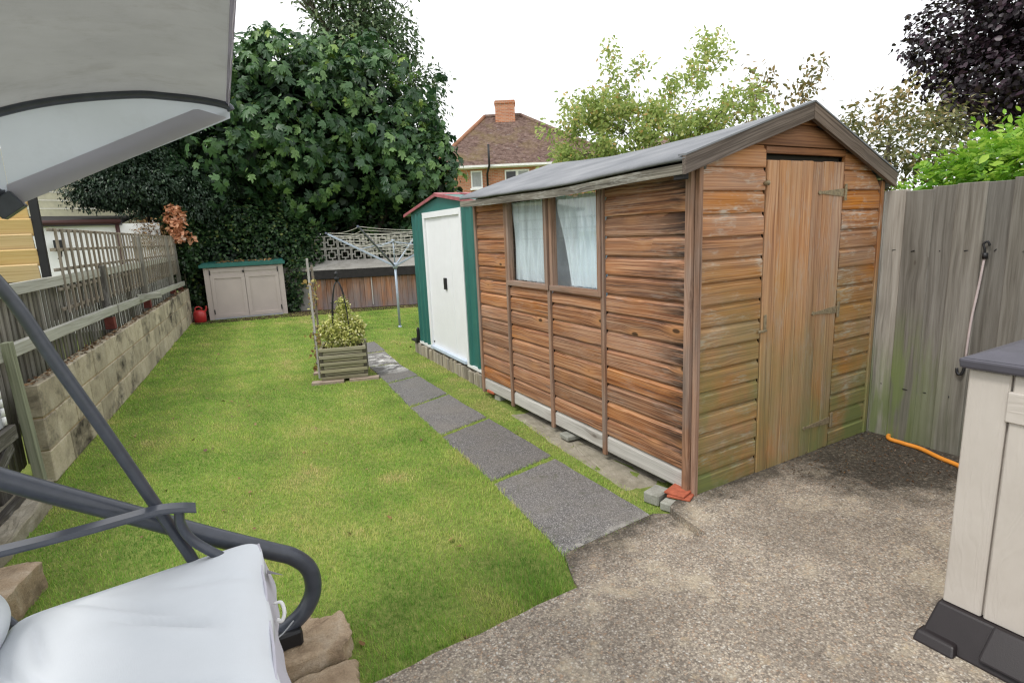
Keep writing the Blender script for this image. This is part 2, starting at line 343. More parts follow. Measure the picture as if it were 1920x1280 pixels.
def patio_mat():
    t = NT('exposed_aggregate'); p = t.pos(); x, y, z = t.xyz(p)
    pj = t.n('ShaderNodeVectorMath', {0: p, 1: t.sc(t.n('ShaderNodeTexNoise', {'Vector': p, 'Scale': 60.}).outputs['Color'], (.012, .012, 0))}, operation='ADD').outputs[0]
    cell = t.vor(pj, 118, 'Color'); d = t.vor(pj, 118); cx, cy_, cz = t.xyz(cell)
    c = t.ramp(cx, (.0, (.10, .08, .065)), (.22, (.24, .20, .165)), (.48, (.48, .41, .325)), (.74, (.62, .54, .43)), (.86, (.42, .25, .14)), (.94, (.66, .61, .53)), (1., (.76, .73, .66)))
    c2 = t.ramp(t.xyz(t.vor(p, 230, 'Color'))[1], (0., (.12, .10, .08)), (.5, (.36, .31, .245)), (1., (.60, .545, .46)))
    c = t.mix(.34, c, c2)
    c = t.mix(t.mr(d, .25, .6, 0, .55), c, (.16, .135, .11))
    big = t.noise(p, 1.6, 5, .65); mid = t.noise(p, 7, 4, .7)
    c = t.mix(t.ramp(big, (.40, .55), (.60, 0.)), c, t.mix(.62, c, (.075, .060, .048)))
    c = t.mix(t.ramp(t.noise(p, 3.3, 5, .7), (.54, 0.), (.66, .42)), c, (.50, .43, .31))
    c = t.mix(t.ramp(t.noise(p, 13, 3, .6), (.62, 0.), (.72, .40)), c, (.48, .37, .23))
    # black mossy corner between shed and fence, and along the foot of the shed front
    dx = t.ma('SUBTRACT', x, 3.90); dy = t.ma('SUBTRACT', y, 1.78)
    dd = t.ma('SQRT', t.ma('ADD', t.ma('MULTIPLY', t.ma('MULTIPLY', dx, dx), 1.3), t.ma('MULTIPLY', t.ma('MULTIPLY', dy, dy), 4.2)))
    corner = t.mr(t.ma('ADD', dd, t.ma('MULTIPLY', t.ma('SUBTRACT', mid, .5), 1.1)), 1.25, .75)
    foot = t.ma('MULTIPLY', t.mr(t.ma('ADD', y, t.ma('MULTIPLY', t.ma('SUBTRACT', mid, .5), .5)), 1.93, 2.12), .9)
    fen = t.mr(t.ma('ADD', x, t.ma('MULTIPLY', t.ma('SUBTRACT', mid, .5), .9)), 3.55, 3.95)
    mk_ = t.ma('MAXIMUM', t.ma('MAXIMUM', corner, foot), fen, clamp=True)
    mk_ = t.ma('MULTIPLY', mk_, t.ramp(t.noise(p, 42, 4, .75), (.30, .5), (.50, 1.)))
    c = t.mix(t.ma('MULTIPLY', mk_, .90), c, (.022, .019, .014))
    h = t.ma('SUBTRACT', t.ma('MULTIPLY', cy_, .5), t.ma('MULTIPLY', d, .8))
    t.bump(h, .8, .004)
    return t.fin(c, .9, .25)
M_PATIO = patio_mat()
def slab_mat():
    t = NT('dark_path_slab'); p = t.pos(); x, y, z = t.xyz(p)
    s1 = t.xyz(t.vor(p, 240, 'Color'))[0]
    c = t.ramp(s1, (.0, (.062, .058, .058)), (.45, (.115, .11, .108)), (.80, (.175, .168, .163)), (1., (.34, .33, .315)))
    c = t.mix(t.ramp(t.noise(p, 3, 5, .7), (.4, 0.), (.7, .6)), c, (.17, .155, .135))
    c = t.mix(t.ramp(t.noise(p, 9, 5, .75), (.56, 0.), (.70, .55)), c, (.07, .075, .045))
    c = t.n('ShaderNodeHueSaturation', {'Color': c, 'Value': t.mr(t.rnd(), 0, 1, .9, 1.2)}).outputs[0]
    # dried white paint splashed on the slabs beside the planter
    m = t.ma('MULTIPLY', t.mr(t.ma('ABSOLUTE', t.ma('SUBTRACT', y, 6.95)), .30, .75, 1, 0), t.mr(x, 1.75, 2.0))
    m = t.ma('MULTIPLY', m, t.ramp(t.noise(t.sc(p, (5, 9, 5)), 1.6, 5, .75), (.50, 0.), (.56, 1.)))
    c = t.mix(m, c, (.62, .61, .58))
    e = t.ma('MULTIPLY', t.mr(y, 2.20, 2.12, 0, 1), t.ramp(t.noise(p, 14, 4, .7), (.45, 0.), (.60, .8)))
    c = t.mix(e, c, (.40, .38, .34))
    t.bump(t.noise(p, 150, 3, .7), .6, .003)
    return t.fin(c, .85, .3)
M_SLAB = slab_mat()
def turf_mat():
    t = NT('turf'); p = t.pos()
    c = t.ramp(t.noise(p, 40, 4, .7), (.3, (.10, .14, .03)), (.5, (.18, .24, .055)), (.75, (.30, .29, .10)))
    c = t.mix(t.ramp(t.noise(p, 1.3, 4, .6), (.4, 0.), (.7, .4)), c, (.15, .13, .05))
    t.bump(t.noise(p, 120, 3), .8, .01); return t.fin(c, .95, .1)
M_TURF = turf_mat()
def blade_mat():
    t = NT('grass_blade'); a = t.n('ShaderNodeAttribute', attribute_name='rnd').outputs['Fac']
    c = t.ramp(a, (0., (.11, .25, .035)), (.3, (.24, .45, .065)), (.55, (.42, .56, .11)), (.8, (.62, .60, .21)), (1., (.70, .56, .30)))
    t.set(t.b.inputs['Base Color'], c); t.b.inputs['Roughness'].default_value = .6; t.b.inputs['Specular IOR Level'].default_value = .25
    tr = t.n('ShaderNodeBsdfTranslucent', {'Color': c}); mxs = t.n('ShaderNodeMixShader', {0: .35})
    t.t.links.new(t.b.outputs[0], mxs.inputs[1]); t.t.links.new(tr.outputs[0], mxs.inputs[2]); t.t.links.new(mxs.outputs[0], t.out.inputs[0])
    return t.m
M_BLADE = blade_mat()
def leaf_mat(name, *st, trans=.3, rough=.45, spec=.4):
    t = NT(name); a = t.n('ShaderNodeAttribute', attribute_name='rnd').outputs['Fac']
    c = t.ramp(a, *st)
    c = t.mix(t.mr(t.noise(t.pos(), 30, 2), .3, .7, 0, .25), c, t.mix(.5, c, (.02, .03, .01)))
    t.set(t.b.inputs['Base Color'], c); t.b.inputs['Roughness'].default_value = rough; t.b.inputs['Specular IOR Level'].default_value = spec
    tr = t.n('ShaderNodeBsdfTranslucent', {'Color': c}); mxs = t.n('ShaderNodeMixShader', {0: trans})
    t.t.links.new(t.b.outputs[0], mxs.inputs[1]); t.t.links.new(tr.outputs[0], mxs.inputs[2]); t.t.links.new(mxs.outputs[0], t.out.inputs[0])
    return t.m
L_FIG = leaf_mat('fig_leaf', (0., (.022, .06, .026)), (.25, (.045, .11, .042)), (.55, (.095, .195, .065)), (.85, (.18, .31, .09)), (1., (.30, .42, .09)), trans=.3, rough=.42, spec=.5)
L_BACK = leaf_mat('tall_tree_leaf', (0., (.06, .11, .05)), (.6, (.14, .21, .10)), (1., (.28, .34, .17)))
L_IVY = leaf_mat('ivy_leaf', (0., (.016, .042, .014)), (.5, (.038, .085, .032)), (.9, (.085, .15, .05)), (1., (.18, .20, .05)), rough=.35)
L_CON_SHADE = leaf_mat('conifer_and_shade_leaf', (0., (.012, .028, .016)), (.6, (.022, .048, .024)), (1., (.05, .09, .04)), trans=.1)  # also the painted dark inside the fig, ivy and hedge
L_CHER = leaf_mat('cherry_leaf', (0., (.25, .35, .09)), (.6, (.50, .60, .20)), (.9, (.64, .62, .25)), (1., (.70, .42, .16)), trans=.58)
L_BEE = leaf_mat('copper_leaf', (0., (.014, .009, .014)), (.6, (.035, .018, .030)), (1., (.085, .045, .07)), trans=.15, rough=.4)
L_BRO = leaf_mat('bronze_leaf', (0., (.09, .11, .035)), (.5, (.20, .20, .075)), (1., (.36, .26, .11)), trans=.3)
L_LIME = leaf_mat('lime_leaf', (0., (.12, .30, .02)), (.5, (.24, .46, .04)), (1., (.44, .62, .09)), trans=.4)
L_VAR = leaf_mat('variegated_leaf', (0., (.20, .26, .05)), (.3, (.58, .60, .16)), (.65, (.84, .80, .34)), (1., (.90, .86, .58)), trans=.3)
L_DRY = leaf_mat('dry_bloom', (0., (.50, .20, .09)), (.5, (.80, .42, .25)), (1., (.88, .68, .55)), trans=.3)
L_CLIMB = leaf_mat('climber_leaf', (0., (.20, .10, .05)), (.5, (.40, .28, .08)), (1., (.45, .42, .14)), trans=.35)
L_LITTER = leaf_mat('fallen_leaf', (0., (.08, .04, .02)), (.5, (.22, .12, .05)), (1., (.38, .24, .10)), trans=.1)
M_BARK = stone_mat('bark', (.055, .045, .035), (.10, .085, .068), (.15, .13, .105), 3., stain=.3)
def block_house():
    t = NT('brick_wall'); c = t.objc(False)
    v = t.n('ShaderNodeCombineXYZ', {'X': t.xyz(c)[0], 'Y': t.xyz(c)[2]}).outputs[0]
    br = t.n('ShaderNodeTexBrick', {'Vector': v, 'Color1': (.42, .13, .055), 'Color2': (.60, .24, .12), 'Mortar': (.42, .34, .28), 'Scale': 1., 'Mortar Size': .010, 'Brick Width': .225, 'Row Height': .075, 'Bias': -.1})
    cc = t.mix(t.ramp(t.noise(t.pos(), 2.5, 4), (.4, 0.), (.7, .4)), br.outputs[0], (.40, .27, .20))
    t.bump(br.outputs['Fac'], -.4, .01); return t.fin(cc, .9, .2)
M_BRICK = block_house()
def tile_mat():
    t = NT('roof_tile'); p = t.pos()
    br = t.xyz(t.vor(t.sc(p, (1, 1, 2.)), 9, 'Color'))[0]
    c = t.ramp(br, (0., (.10, .062, .052)), (.5, (.16, .105, .088)), (1., (.23, .16, .135)))
    c = t.mix(t.ramp(t.noise(t.sc(p, (1., 1., .45)), .9, 5, .7), (.50, 0.), (.68, .6)), c, (.22, .17, .075))
    c = t.mix(t.ramp(t.noise(p, 5, 4, .7), (.60, 0.), (.68, .5)), c, (.30, .27, .25))
    return t.fin(c, .85, .2)
M_TILE = tile_mat()
def felt_mat():
    t = NT('mineral_felt'); p = t.pos()
    c = t.ramp(t.noise(p, 2.5, 5, .6), (.3, (.16, .168, .18)), (.5, (.225, .232, .245)), (.7, (.29, .295, .305)))
    c = t.mix(t.mr(t.noise(p, 260, 2), .3, .7, 0, .35), c, (.10, .105, .12))
    t.bump(t.ma('ADD', t.noise(p, 4, 3), t.ma('MULTIPLY', t.noise(p, 250, 2), .05)), .5, .02)
    return t.fin(c, .9, .25)
M_FELT = felt_mat()
def glass_mat():
    t = NT('window_glass')
    fc = t.n('ShaderNodeLayerWeight', {'Blend': .5}).outputs['Facing']
    fr = t.ma('ADD', .03, t.ma('MULTIPLY', t.ma('POWER', fc, 5.), .9))
    tr = t.n('ShaderNodeBsdfTransparent', {'Color': (.98, .99, .99)}); gl = t.n('ShaderNodeBsdfGlossy', {'Color': (1., 1., 1.), 'Roughness': .03})
    m_ = t.n('ShaderNodeMixShader', {0: fr})
    t.t.links.new(tr.outputs[0], m_.inputs[1]); t.t.links.new(gl.outputs[0], m_.inputs[2]); t.t.links.new(m_.outputs[0], t.out.inputs[0])
    return t.m
M_GLASS = glass_mat()
def net_mat():
    t = NT('net_curtain'); c = t.pos()
    w = t.noise(t.sc(c, (1, 24, 1.2)), 1.0, 3)
    di = t.n('ShaderNodeBsdfDiffuse', {'Color': (.86, .95, 1.)}); tl = t.n('ShaderNodeBsdfTranslucent', {'Color': (.85, .88, .9)}); tp = t.n('ShaderNodeBsdfTransparent')
    a = t.n('ShaderNodeMixShader', {0: .3}); t.t.links.new(di.outputs[0], a.inputs[1]); t.t.links.new(tl.outputs[0], a.inputs[2])
    b = t.n('ShaderNodeMixShader', {0: t.mr(w, .40, .70, .0, .32)}); t.t.links.new(a.outputs[0], b.inputs[1]); t.t.links.new(tp.outputs[0], b.inputs[2])
    t.t.links.new(b.outputs[0], t.out.inputs[0]); return t.m
M_NET = net_mat()
def fabric(name, c, trans=.35, mottle=.1, dirt=0., weave=500, wr=.0, tint=None):
    t = NT(name); p = t.pos()
    f = t.noise(p, 3.5, 5, .65); cc = t.mix(t.mr(f, .3, .7, 0, 1), tuple(x*(1-mottle) for x in c), tuple(x*(1+mottle) for x in c))
    if dirt:
        cc = t.mix(t.ramp(t.noise(t.sc(p, (1, 1.3, 1)), 7, 6, .75), (.52, 0.), (.74, dirt)), cc, (.10, .085, .06))
    wv = t.ma('ADD', t.noise(t.sc(p, (1., .15, 1)), weave, 1), t.noise(t.sc(p, (.15, 1., 1)), weave, 1))
    hgt = t.ma('MULTIPLY', wv, .03)
    if wr: hgt = t.ma('ADD', hgt, t.ma('MULTIPLY', t.noise(t.sc(p, (3, 4, 3)), 1.2, 4, .5, .6), wr))
    t.bump(hgt, .55, .01)
    t.set(t.b.inputs['Base Color'], cc); t.b.inputs['Roughness'].default_value = .9; t.b.inputs['Specular IOR Level'].default_value = .15
    tr = t.n('ShaderNodeBsdfTranslucent', {'Color': cc}); mxs = t.n('ShaderNodeMixShader', {0: trans})
    t.t.links.new(t.b.outputs[0], mxs.inputs[1]); t.t.links.new(tr.outputs[0], mxs.inputs[2]); t.t.links.new(mxs.outputs[0], t.out.inputs[0])
    return t.m
M_CANOPY = fabric('canopy_fabric', (.255, .258, .245), .40, .10, .25, wr=.35)
M_CPANEL = fabric('canopy_end_fabric', (.62, .66, .72), .62, .05, .08)
M_CHEM = fabric('canopy_hem', (.52, .50, .55), .55, .06)
M_CUSH = fabric('cushion_fabric', (.67, .70, .735), .0, .03, 0, wr=.5)
M_CUSHS = fabric('cushion_side_fabric', (.58, .57, .64), .1, .05)

def cream_mat():
    t = NT('moulded_beige_plastic'); c = t.objc()
    g = t.noise(t.sc(c, (1.0, 9, 9)), 1.0, 3, .5, 1.5)
    wv = t.ma('SINE', t.ma('MULTIPLY', g, 60.)); 
    t.bump(t.ma('ADD', wv, t.ma('MULTIPLY', t.noise(c, 3), 2.)), .18, .002)
    cc = t.mix(t.mr(t.noise(t.pos(), 4, 4), .3, .7, 0, 1), (.46, .42, .375), (.52, .48, .435))
    return t.fin(cc, .5, .35)
M_BEIGE = cream_mat()
M_CAB = plain('taupe_cabinet', (.46, .40, .37), .55, .3, 0, .05, 3, .1, 80)

# ================================================================== SETTING
def mkf(name, verts, faces, mat, parent, M):
    """like mk, but the mesh is stored in the rotated frame M (X along the grain)"""
    v = [Vector(q) for q in verts]; org = sum(v, Vector())/len(v)
    T = Matrix.Translation(org) @ M; Ti = T.inverted()
    me = bpy.data.meshes.new(name); me.from_pydata([tuple(Ti @ q) for q in v], [], [list(f) for f in faces]); me.update(); me.materials.append(mat)
    return link(bpy.data.objects.new(name, me), T, parent)
LZ = -0.06
v, f = prism([(-250, -250), (250, -250), (250, 250), (-250, 250)], -.6, -.12)
tag(mk('ground', v, f, M_TURF), 'bare ground around the garden', kind='structure')
lawn_poly = [(-1.6, 1.70), (3.9, 1.70), (4.6, 2.2), (4.9, 12.4), (2.45, 13.32), (0.02, 13.7), (-1.1, 13.7)]
v, f = prism(lawn_poly, -.11, LZ); tag(mk('lawn', v, f, M_TURF), 'mown lawn between block wall and path', kind='structure')
v, f = prism([(-1.2, 13.25), (5.2, 11.9), (6.5, 18), (-3, 18)], -.115, -.052); tag(mk('soil_border', v, f, M_SOIL), 'bare soil under the hedge at the garden end', kind='structure')

# patio with an uneven front edge
edge = [(-2.2, 1.735)]+[(x, 1.745+.05*(x-.2)/1.1+rs.uniform(-.008, .008)) for x in np.linspace(-1.8, 1.26, 34)]+[(1.284, 1.793)]
edge += [(1.284+.785*t, 1.793+.007*t+rs.uniform(-.005, .005)) for t in np.linspace(.1, 1, 8)]
edge += [(2.066, 1.84), (2.075, 1.90), (2.09, 1.98), (2.097, 2.05), (2.125, 2.10), (2.19, 2.128), (4.35, 2.15), (4.35, -2.5), (-2.2, -2.5)]
v, f = prism(edge[::-1], -.3, 0.0); patio = mk('patio', v, f, M_PATIO); tag(patio, 'rough exposed aggregate concrete patio', kind='structure')
lower = [(1.29, 1.70), (2.10, 1.70), (2.13, 2.10), (2.05, 2.155), (1.42, 2.10), (1.335, 1.90)]
v, f = prism(lower, -.3, -.046); tag(mk('concrete_step', v, f, M_PATIO), 'low concrete step between the path and patio', kind='structure')

# path of dark slabs: each a piece of the setting
path = bpy.data.objects.new('path', None); link(path, Matrix.Translation((1.8, 2.1, LZ))); tag(path, 'path of large dark slabs through the lawn', kind='structure')
SLABS = [[(1.42, 2.10), (2.04, 2.158), (2.06, 3.13), (1.52, 3.01)], [(1.527, 3.05), (2.065, 3.175), (2.09, 4.17), (1.588, 4.00)],
         [(1.592, 4.04), (2.09, 4.215), (2.11, 5.07), (1.65, 4.89)], [(1.655, 4.925), (2.115, 5.11), (2.14, 5.98), (1.745, 5.87)],
         [(1.75, 5.91), (2.15, 6.02), (2.17, 6.76), (1.82, 6.80)], [(1.83, 6.84), (2.18, 6.80), (2.27, 7.62), (1.9, 7.64)],
         [(1.92, 7.70), (2.29, 7.68), (2.38, 8.5), (1.99, 8.5)]]
for q in SLABS:
    e = []
    for i in range(4):
        a, b = np.array(q[i]), np.array(q[(i+1) % 4])
        for t in np.linspace(0, 1, 9)[:-1]:
            e.append(tuple(a+(b-a)*t+rs.uniform(-.006, .006, 2)))
    n = len(e); c = np.mean(e, 0); tilt = rs.uniform(-.004, .004, 2)
    zt = lambda p: -.050+tilt[0]*(p[0]-c[0])*2+tilt[1]*(p[1]-c[1])*2
    inner = [tuple(c+(np.array(p)-c)*.975) for p in e]
    vs = [(*p, -.10) for p in e]+[(*p, zt(p)-.008) for p in e]+[(*p, zt(p)) for p in inner]+[(*c, zt(c))]
    fs = [[i, (i+1) % n, n+(i+1) % n, n+i] for i in range(n)]+[[n+i, n+(i+1) % n, 2*n+(i+1) % n, 2*n+i] for i in range(n)]+[[2*n+i, 2*n+(i+1) % n, 3*n] for i in range(n)]
    mk('slab', vs, fs, M_SLAB, path)

def rock(name, poly, z0, z1, mat, parent=None, amp=.012, n=9, ch=.82):
    """broken stone slab: irregular outline, rough top"""
    poly = np.array(poly, float); c = poly.mean(0); e = []
    for i in range(len(poly)):
        a, b = poly[i], poly[(i+1) % len(poly)]
        for t in np.linspace(0, 1, n)[:-1]: e.append(a+(b-a)*t+rs.normal(0, amp*.45, 2))
    m = len(e); rings = [(1.0, z0), (1.02, z0+(z1-z0)*.35), (1.01, z0+(z1-z0)*.7), (1.0, z1-amp*.9), (.965, z1-amp*.1), (.90, z1), (.78, z1), (.64, z1), (.48, z1), (.32, z1), (.16, z1)]
    def nz(x, y, z, k): return mnoise.noise(Vector((x, y, z))*k)
    vs = []; sd_ = rs.uniform(0, 50)
    for s, z in rings:
        for p in e:
            q = c+(p-c)*s; zz = z+(amp*(1.1*nz(q[0], q[1], sd_, 9)+.6*nz(q[0], q[1], sd_, 26)+.3*nz(q[0], q[1], sd_, 70)) if s < 1 and z > z0 else 0)
            k = amp*(.9*nz(q[0], q[1]+sd_, z*3, 16)+.5*nz(q[0], q[1]+sd_, z*3, 45)) if s >= .96 else 0; dr = (p-c)/np.linalg.norm(p-c)
            vs.append((q[0]+dr[0]*k, q[1]+dr[1]*k, zz))
    vs.append((c[0], c[1], z1)); fs = []
    for r in range(len(rings)-1):
        for i in range(m): fs.append([r*m+i, r*m+(i+1) % m, (r+1)*m+(i+1) % m, (r+1)*m+i])
    k = (len(rings)-1)*m; fs += [[k+i, k+(i+1) % m, len(vs)-1] for i in range(m)]; fs.append(list(range(m))[::-1])
    return mk(name, vs, fs, mat, parent)

# ================================================================== WOODEN SHED
A = Vector((2.329, 2.137, 0)); B = Vector((2.419, 4.858, 0)); C = Vector((4.050, 2.158, 0)); D = B+C-A
us = (B-A).normalized(); uf = (C-A).normalized(); ns = Vector((-us.y, us.x, 0)); nf = Vector((uf.y, -uf.x, 0)); UP = Vector((0, 0, 1))
shed = thing('wooden_shed', A, 'weathered brown timber garden shed with felt roof, two windows and a plank door', 'garden shed')
def clad(org, u, n, a0, a1, b0, b1, z, h, mat, parent=shed, name='cladding_board', label=None, t=.023, wob=.0015):
    """one shiplap board: runs a0..a1 at its foot and b0..b1 at its head"""
    prof = [(0, 0), (t*.9, 0), (t, h*.06), (t, h*.16), (t*.94, h*.76), (t*.70, h*.82), (t*.46, h*.88), (t*.32, h*.94), (t*.26, h-.0006), (0, h-.0006)]
    dn = rs.uniform(-wob, wob); dz = rs.uniform(-wob, wob); tw = rs.uniform(-.0025, .0025)
    segs = max(1, int((a1-a0)/.35)); vs = []
    for i in range(segs+1):
        s = i/segs; wv = rs.uniform(-.0012, .0012)
        for d, zz in prof:
            k = zz/h; uu = (a0+(b0-a0)*k)*(1-s)+(a1+(b1-a1)*k)*s
            vs.append(org+u*uu+n*(d+(dn+wv if d > 0 else 0))+UP*(z+zz+(dz+wv)*(1 if 0 < zz < h*.95 else 0)+tw*(s-.5)*(1 if zz < h*.5 else 0)))
    m = len(prof); fs = [[i*m+j, i*m+(j+1) % m, (i+1)*m+(j+1) % m, (i+1)*m+j] for i in range(segs) for j in range(m)]
    fs += [list(range(m))[::-1], [segs*m+j for j in range(m)]]
    X = u if n.cross(u).z > 0 else -u
    M = Matrix((X, n.cross(X), n)).transposed().to_4x4()
    o = mkf(name, vs, fs, mat, parent, M)
    if label: o['label'] = label
    return o
CO = .1195
ZS = .012
nb = 15
W1, W2, W3, W4 = .785, 1.385, 1.475, 2.085      # window openings along the side wall (distance from the near corner)
bays = [(.045, .745), (.785, 1.405), (1.445, 2.075), (2.115, 2.68)]
for i in range(nb):
    z = ZS+i*CO; h = CO if z+CO < 1.775 else 1.775-z
    if h < .02: continue
    for bi, (a, b) in enumerate(bays):
        if bi in (1, 2) and z+h > 1.06:
            if z > 1.0: continue
            h2 = min(h, 1.052-z)
        else: h2 = h
        if i == 0: clad(A, us, ns, a, b, a, b, z, CO, M_PALE, label='bleached grey bottom board')
        else: clad(A, us, ns, a, b, a, b, z, h2, M_SIDE)
# battens and corner posts
def sp(u, d, z): return A+us*u+ns*d+UP*z
def fp(u, d, z): return A+uf*u+nf*d+UP*z
for u, z1 in ((.765, 1.775), (1.425, 1.06), (2.095, 1.775)):
    beam('batten', sp(u, .028, -.015), sp(u, .028, z1), .036, .024, M_TRIM, shed, ns)
beam('corner_post', sp(.022, .022, -.02), sp(.022, .022, 1.775), .044, .036, M_TRIM, shed, ns)
beam('corner_post', sp(2.70, .022, -.02), sp(2.70, .022, 1.775), .040, .036, M_TRIM, shed, ns)
beam('corner_post', fp(-.004, .018, -.02), fp(-.004, .018, 1.79), .030, .030, M_TRIM, shed, nf)
beam('corner_post', fp(1.70, .018, -.0), fp(1.70, .018, 1.72), .034, .030, M_FRONT, shed, nf)
# windows: frame > pane, stiles
for a, b in ((.815, 1.375), (1.475, 2.05)):
    parts = []
    def fb(p0, p1, w, t, d):
        X = (p1-p0).normalized()
    sill = beam('window_frame', sp(a-.025, .006, 1.755), sp(b+.025, .006, 1.755), .03, .05, M_TRIM, shed, ns)
    beam('stile', sp(a-.012, .012, 1.075), sp(a-.012, .012, 1.74), .036, .05, M_TRIM, sill, ns)
    beam('stile', sp(b+.012, .012, 1.075), sp(b+.012, .012, 1.74), .036, .05, M_TRIM, sill, ns)
    beam('rail', sp(a-.025, .02, 1.078), sp(b+.025, .02, 1.078), .040, .055, M_TRIM, sill, ns, label='bleached sill rail with dark screw holes')
    pa = [sp(a+.006, .004, 1.098), sp(b-.006, .004, 1.098), sp(b-.006, .004, 1.742), sp(a+.006, .004, 1.742)]
    pb = [q-ns*.004 for q in pa]
    mk('pane', [tuple(q) for q in pa+pb], [[0, 1, 2, 3], [7, 6, 5, 4], [0, 4, 5, 1], [1, 5, 6, 2], [2, 6, 7, 3], [3, 7, 4, 0]], M_GLASS, sill)
beam('window_post', sp(1.425, .040, 1.06), sp(1.425, .040, 1.775), .030, .030, M_TRIM, shed, ns)
beam('window_post', sp(.775, .046, 1.06), sp(.775, .046, 1.775), .026, .012, M_TRIM, shed, ns)
# net curtains behind the panes
def curtain(a, b, gather, label):
    def fn(s, t):
        z = 1.10+.63*t; u = a+(b-a)*s
        if gather:                      # pulled aside towards the near jamb at the foot
            k = (1-t)**1.1; u = a+(b-a)*s*(1-.30*k)
        w = .012*math.sin(s*52+2*math.sin(t*3))+.007*math.sin(s*23+t*4)
        return tuple(A+us*u+ns*(-.040+w)+UP*z)
    return tag(grid_mesh('net_curtain', fn, 70, 16, M_NET), label, 'curtain')
curtain(.80, 1.40, True, 'white net curtain drawn aside in the shed window nearer the patio')
curtain(1.46, 2.07, False, 'white net curtain hanging straight in the shed window beside the green metal shed')
# pale sheets and a dark red cloth inside, seen through the torn net; pale ones set close and wide to brighten the panes
def sheet(name, u0, u1, z0, z1, d, mat, label, cat):
    fn = lambda s, t: tuple(A+us*(u0+(u1-u0)*s)+ns*(-d+.02*math.sin(s*17+t))+UP*(z0+(z1-z0)*t))
    return tag(grid_mesh(name, fn, 24, 6, mat), label, cat)
M_PBLUE = plain('pale_blue_cloth', (.52, .70, .82), .8); M_CLARET = plain('claret_cloth', (.22, .03, .05), .8); M_PGREY = plain('pale_grey_board', (.55, .58, .62), .8)
sheet('blue_cloth', .80, 1.20, 1.02, 1.60, .10, M_PBLUE, 'pale blue cloth behind the drawn net curtain', 'cloth')
sheet('claret_cloth', 1.21, 1.27, 1.28, 1.46, .085, M_CLARET, 'dark red cloth showing beside the drawn net curtain', 'cloth')
box('x', (0, 0, 0), (.01, .01, .01), M_DARK) if False else None
sheet('pale_board', 1.20, 2.05, 1.0, 1.70, .13, M_PGREY, 'pale grey board standing behind the net curtains of the shed windows', 'board')
# front wall
DL, DR, DT = .515, 1.262, 1.832
ridge = Vector((3.172, 0, 2.10)); zl, zr = 1.785, 1.735           # underside of the roof at the wall corners
def roofz(u):                                                     # underside height above front wall
    r = .838
    return zl+(2.075-zl)*u/r if u < r else 2.075-(2.075-zr)*(u-r)/(1.712-r)
def inv(z):
    r = .838; lo = 0 if z <= zl else (z-zl)/(2.075-zl)*r; hi = 1.69 if z <= zr else 1.712-(z-zr)/(2.075-zr)*(1.712-r); return max(.014, lo), min(1.685, hi)
i = 0; z = ZS-.02
while z < 2.06:
    h = min(CO, 2.07-z); l0, r0 = inv(z); l1, r1 = inv(z+h)
    if z+h <= DT+.03:
        clad(A, uf, nf, l0, DL-.004, l1, DL-.004, z, h, M_FRONT); clad(A, uf, nf, DR+.004, r0, DR+.004, r1, z, h, M_FRONT)
    else:
        if z < DT+.03:
            clad(A, uf, nf, l0, DL-.004, l1, DL-.004, z, h, M_FRONT); clad(A, uf, nf, DR+.004, r0, DR+.004, r1, z, h, M_FRONT)
            zz = DT+.028; hh = z+h-zz
            if hh > .01: clad(A, uf, nf, DL-.004, DR+.004, DL-.004, DR+.004, zz, hh, M_GABLE)
        elif r1-l1 > .02: clad(A, uf, nf, l0, r0, l1, r1, z, h, M_GABLE)
        else: clad(A, uf, nf, l0, r0, (l0+r0)/2-.01, (l0+r0)/2+.01, z, h, M_GABLE)
    z += h
# door: six planks on ledges, T hinges, latch
door = beam('door', fp((DL+DR)/2-.36, -.004, .95), fp((DL+DR)/2+.36, -.004, .95), .10, .02, M_DOOR, shed, nf)
for zz in (.25, 1.65): beam('ledge', fp(DL+.02, -.004, zz), fp(DR-.02, -.004, zz), .10, .02, M_DOOR, door, nf)
nP = 7; wP = (DR-DL-.012)/nP
for k in range(nP):
    u = DL+.006+wP*(k+.5); b = -.005 if k else -.03
    beam('plank', fp(u, .017+rs.uniform(-.0008, .0008), b+rs.uniform(-.004, .004)), fp(u, .017, DT-.006+rs.uniform(-.004, .002)), wP-.003, .02, M_DOOR, door, nf, ch=.006)
for z1, L in ((1.648, .235), (.922, .235), (.182, .26)):
    p = [fp(DR-.03, 0, z1)]
    pts = [(DR-.008, .022), (DR-.035, .022), (DR-L, .007), (DR-L-.02, .013), (DR-L-.035, 0), (DR-L-.02, -.013), (DR-L, -.007), (DR-.035, -.022), (DR-.008, -.022)]
    vs = [fp(a, .0285, z1+b) for a, b in pts]+[fp(a, .0325, z1+b) for a, b in pts]; n = len(pts)
    mk('hinge', [tuple(q) for q in vs], [list(range(n)), list(range(n, 2*n))[::-1]]+[[j, n+j, n+(j+1) % n, (j+1) % n] for j in range(n)], M_IRON, door)
    beam('hinge_plate', fp(DR+.006, .036, z1-.05), fp(DR+.006, .036, z1+.05), .022, .008, M_IRON, door, nf)
beam('latch', fp(DL+.03, .031, .865), fp(DL+.03, .031, .965), .022, .007, M_IRON, door, nf)
beam('latch', fp(DL-.03, .034, .872), fp(DL+.045, .034, .872), .014, .010, M_IRON, door, nf)
tube('knob', [fp(DL-.012, .012, 1.70), fp(DL-.012, .05, 1.70), fp(DL-.012, .055, 1.70)], [.010, .014, .006], M_IRON, shed)
beam('door_gap_shade', fp(DL-.01, -.03, DT+.012), fp(DR+.01, -.03, DT+.012), .03, .02, M_DARK, shed, nf)  # near-black strip painted in for the shaded gap over the door
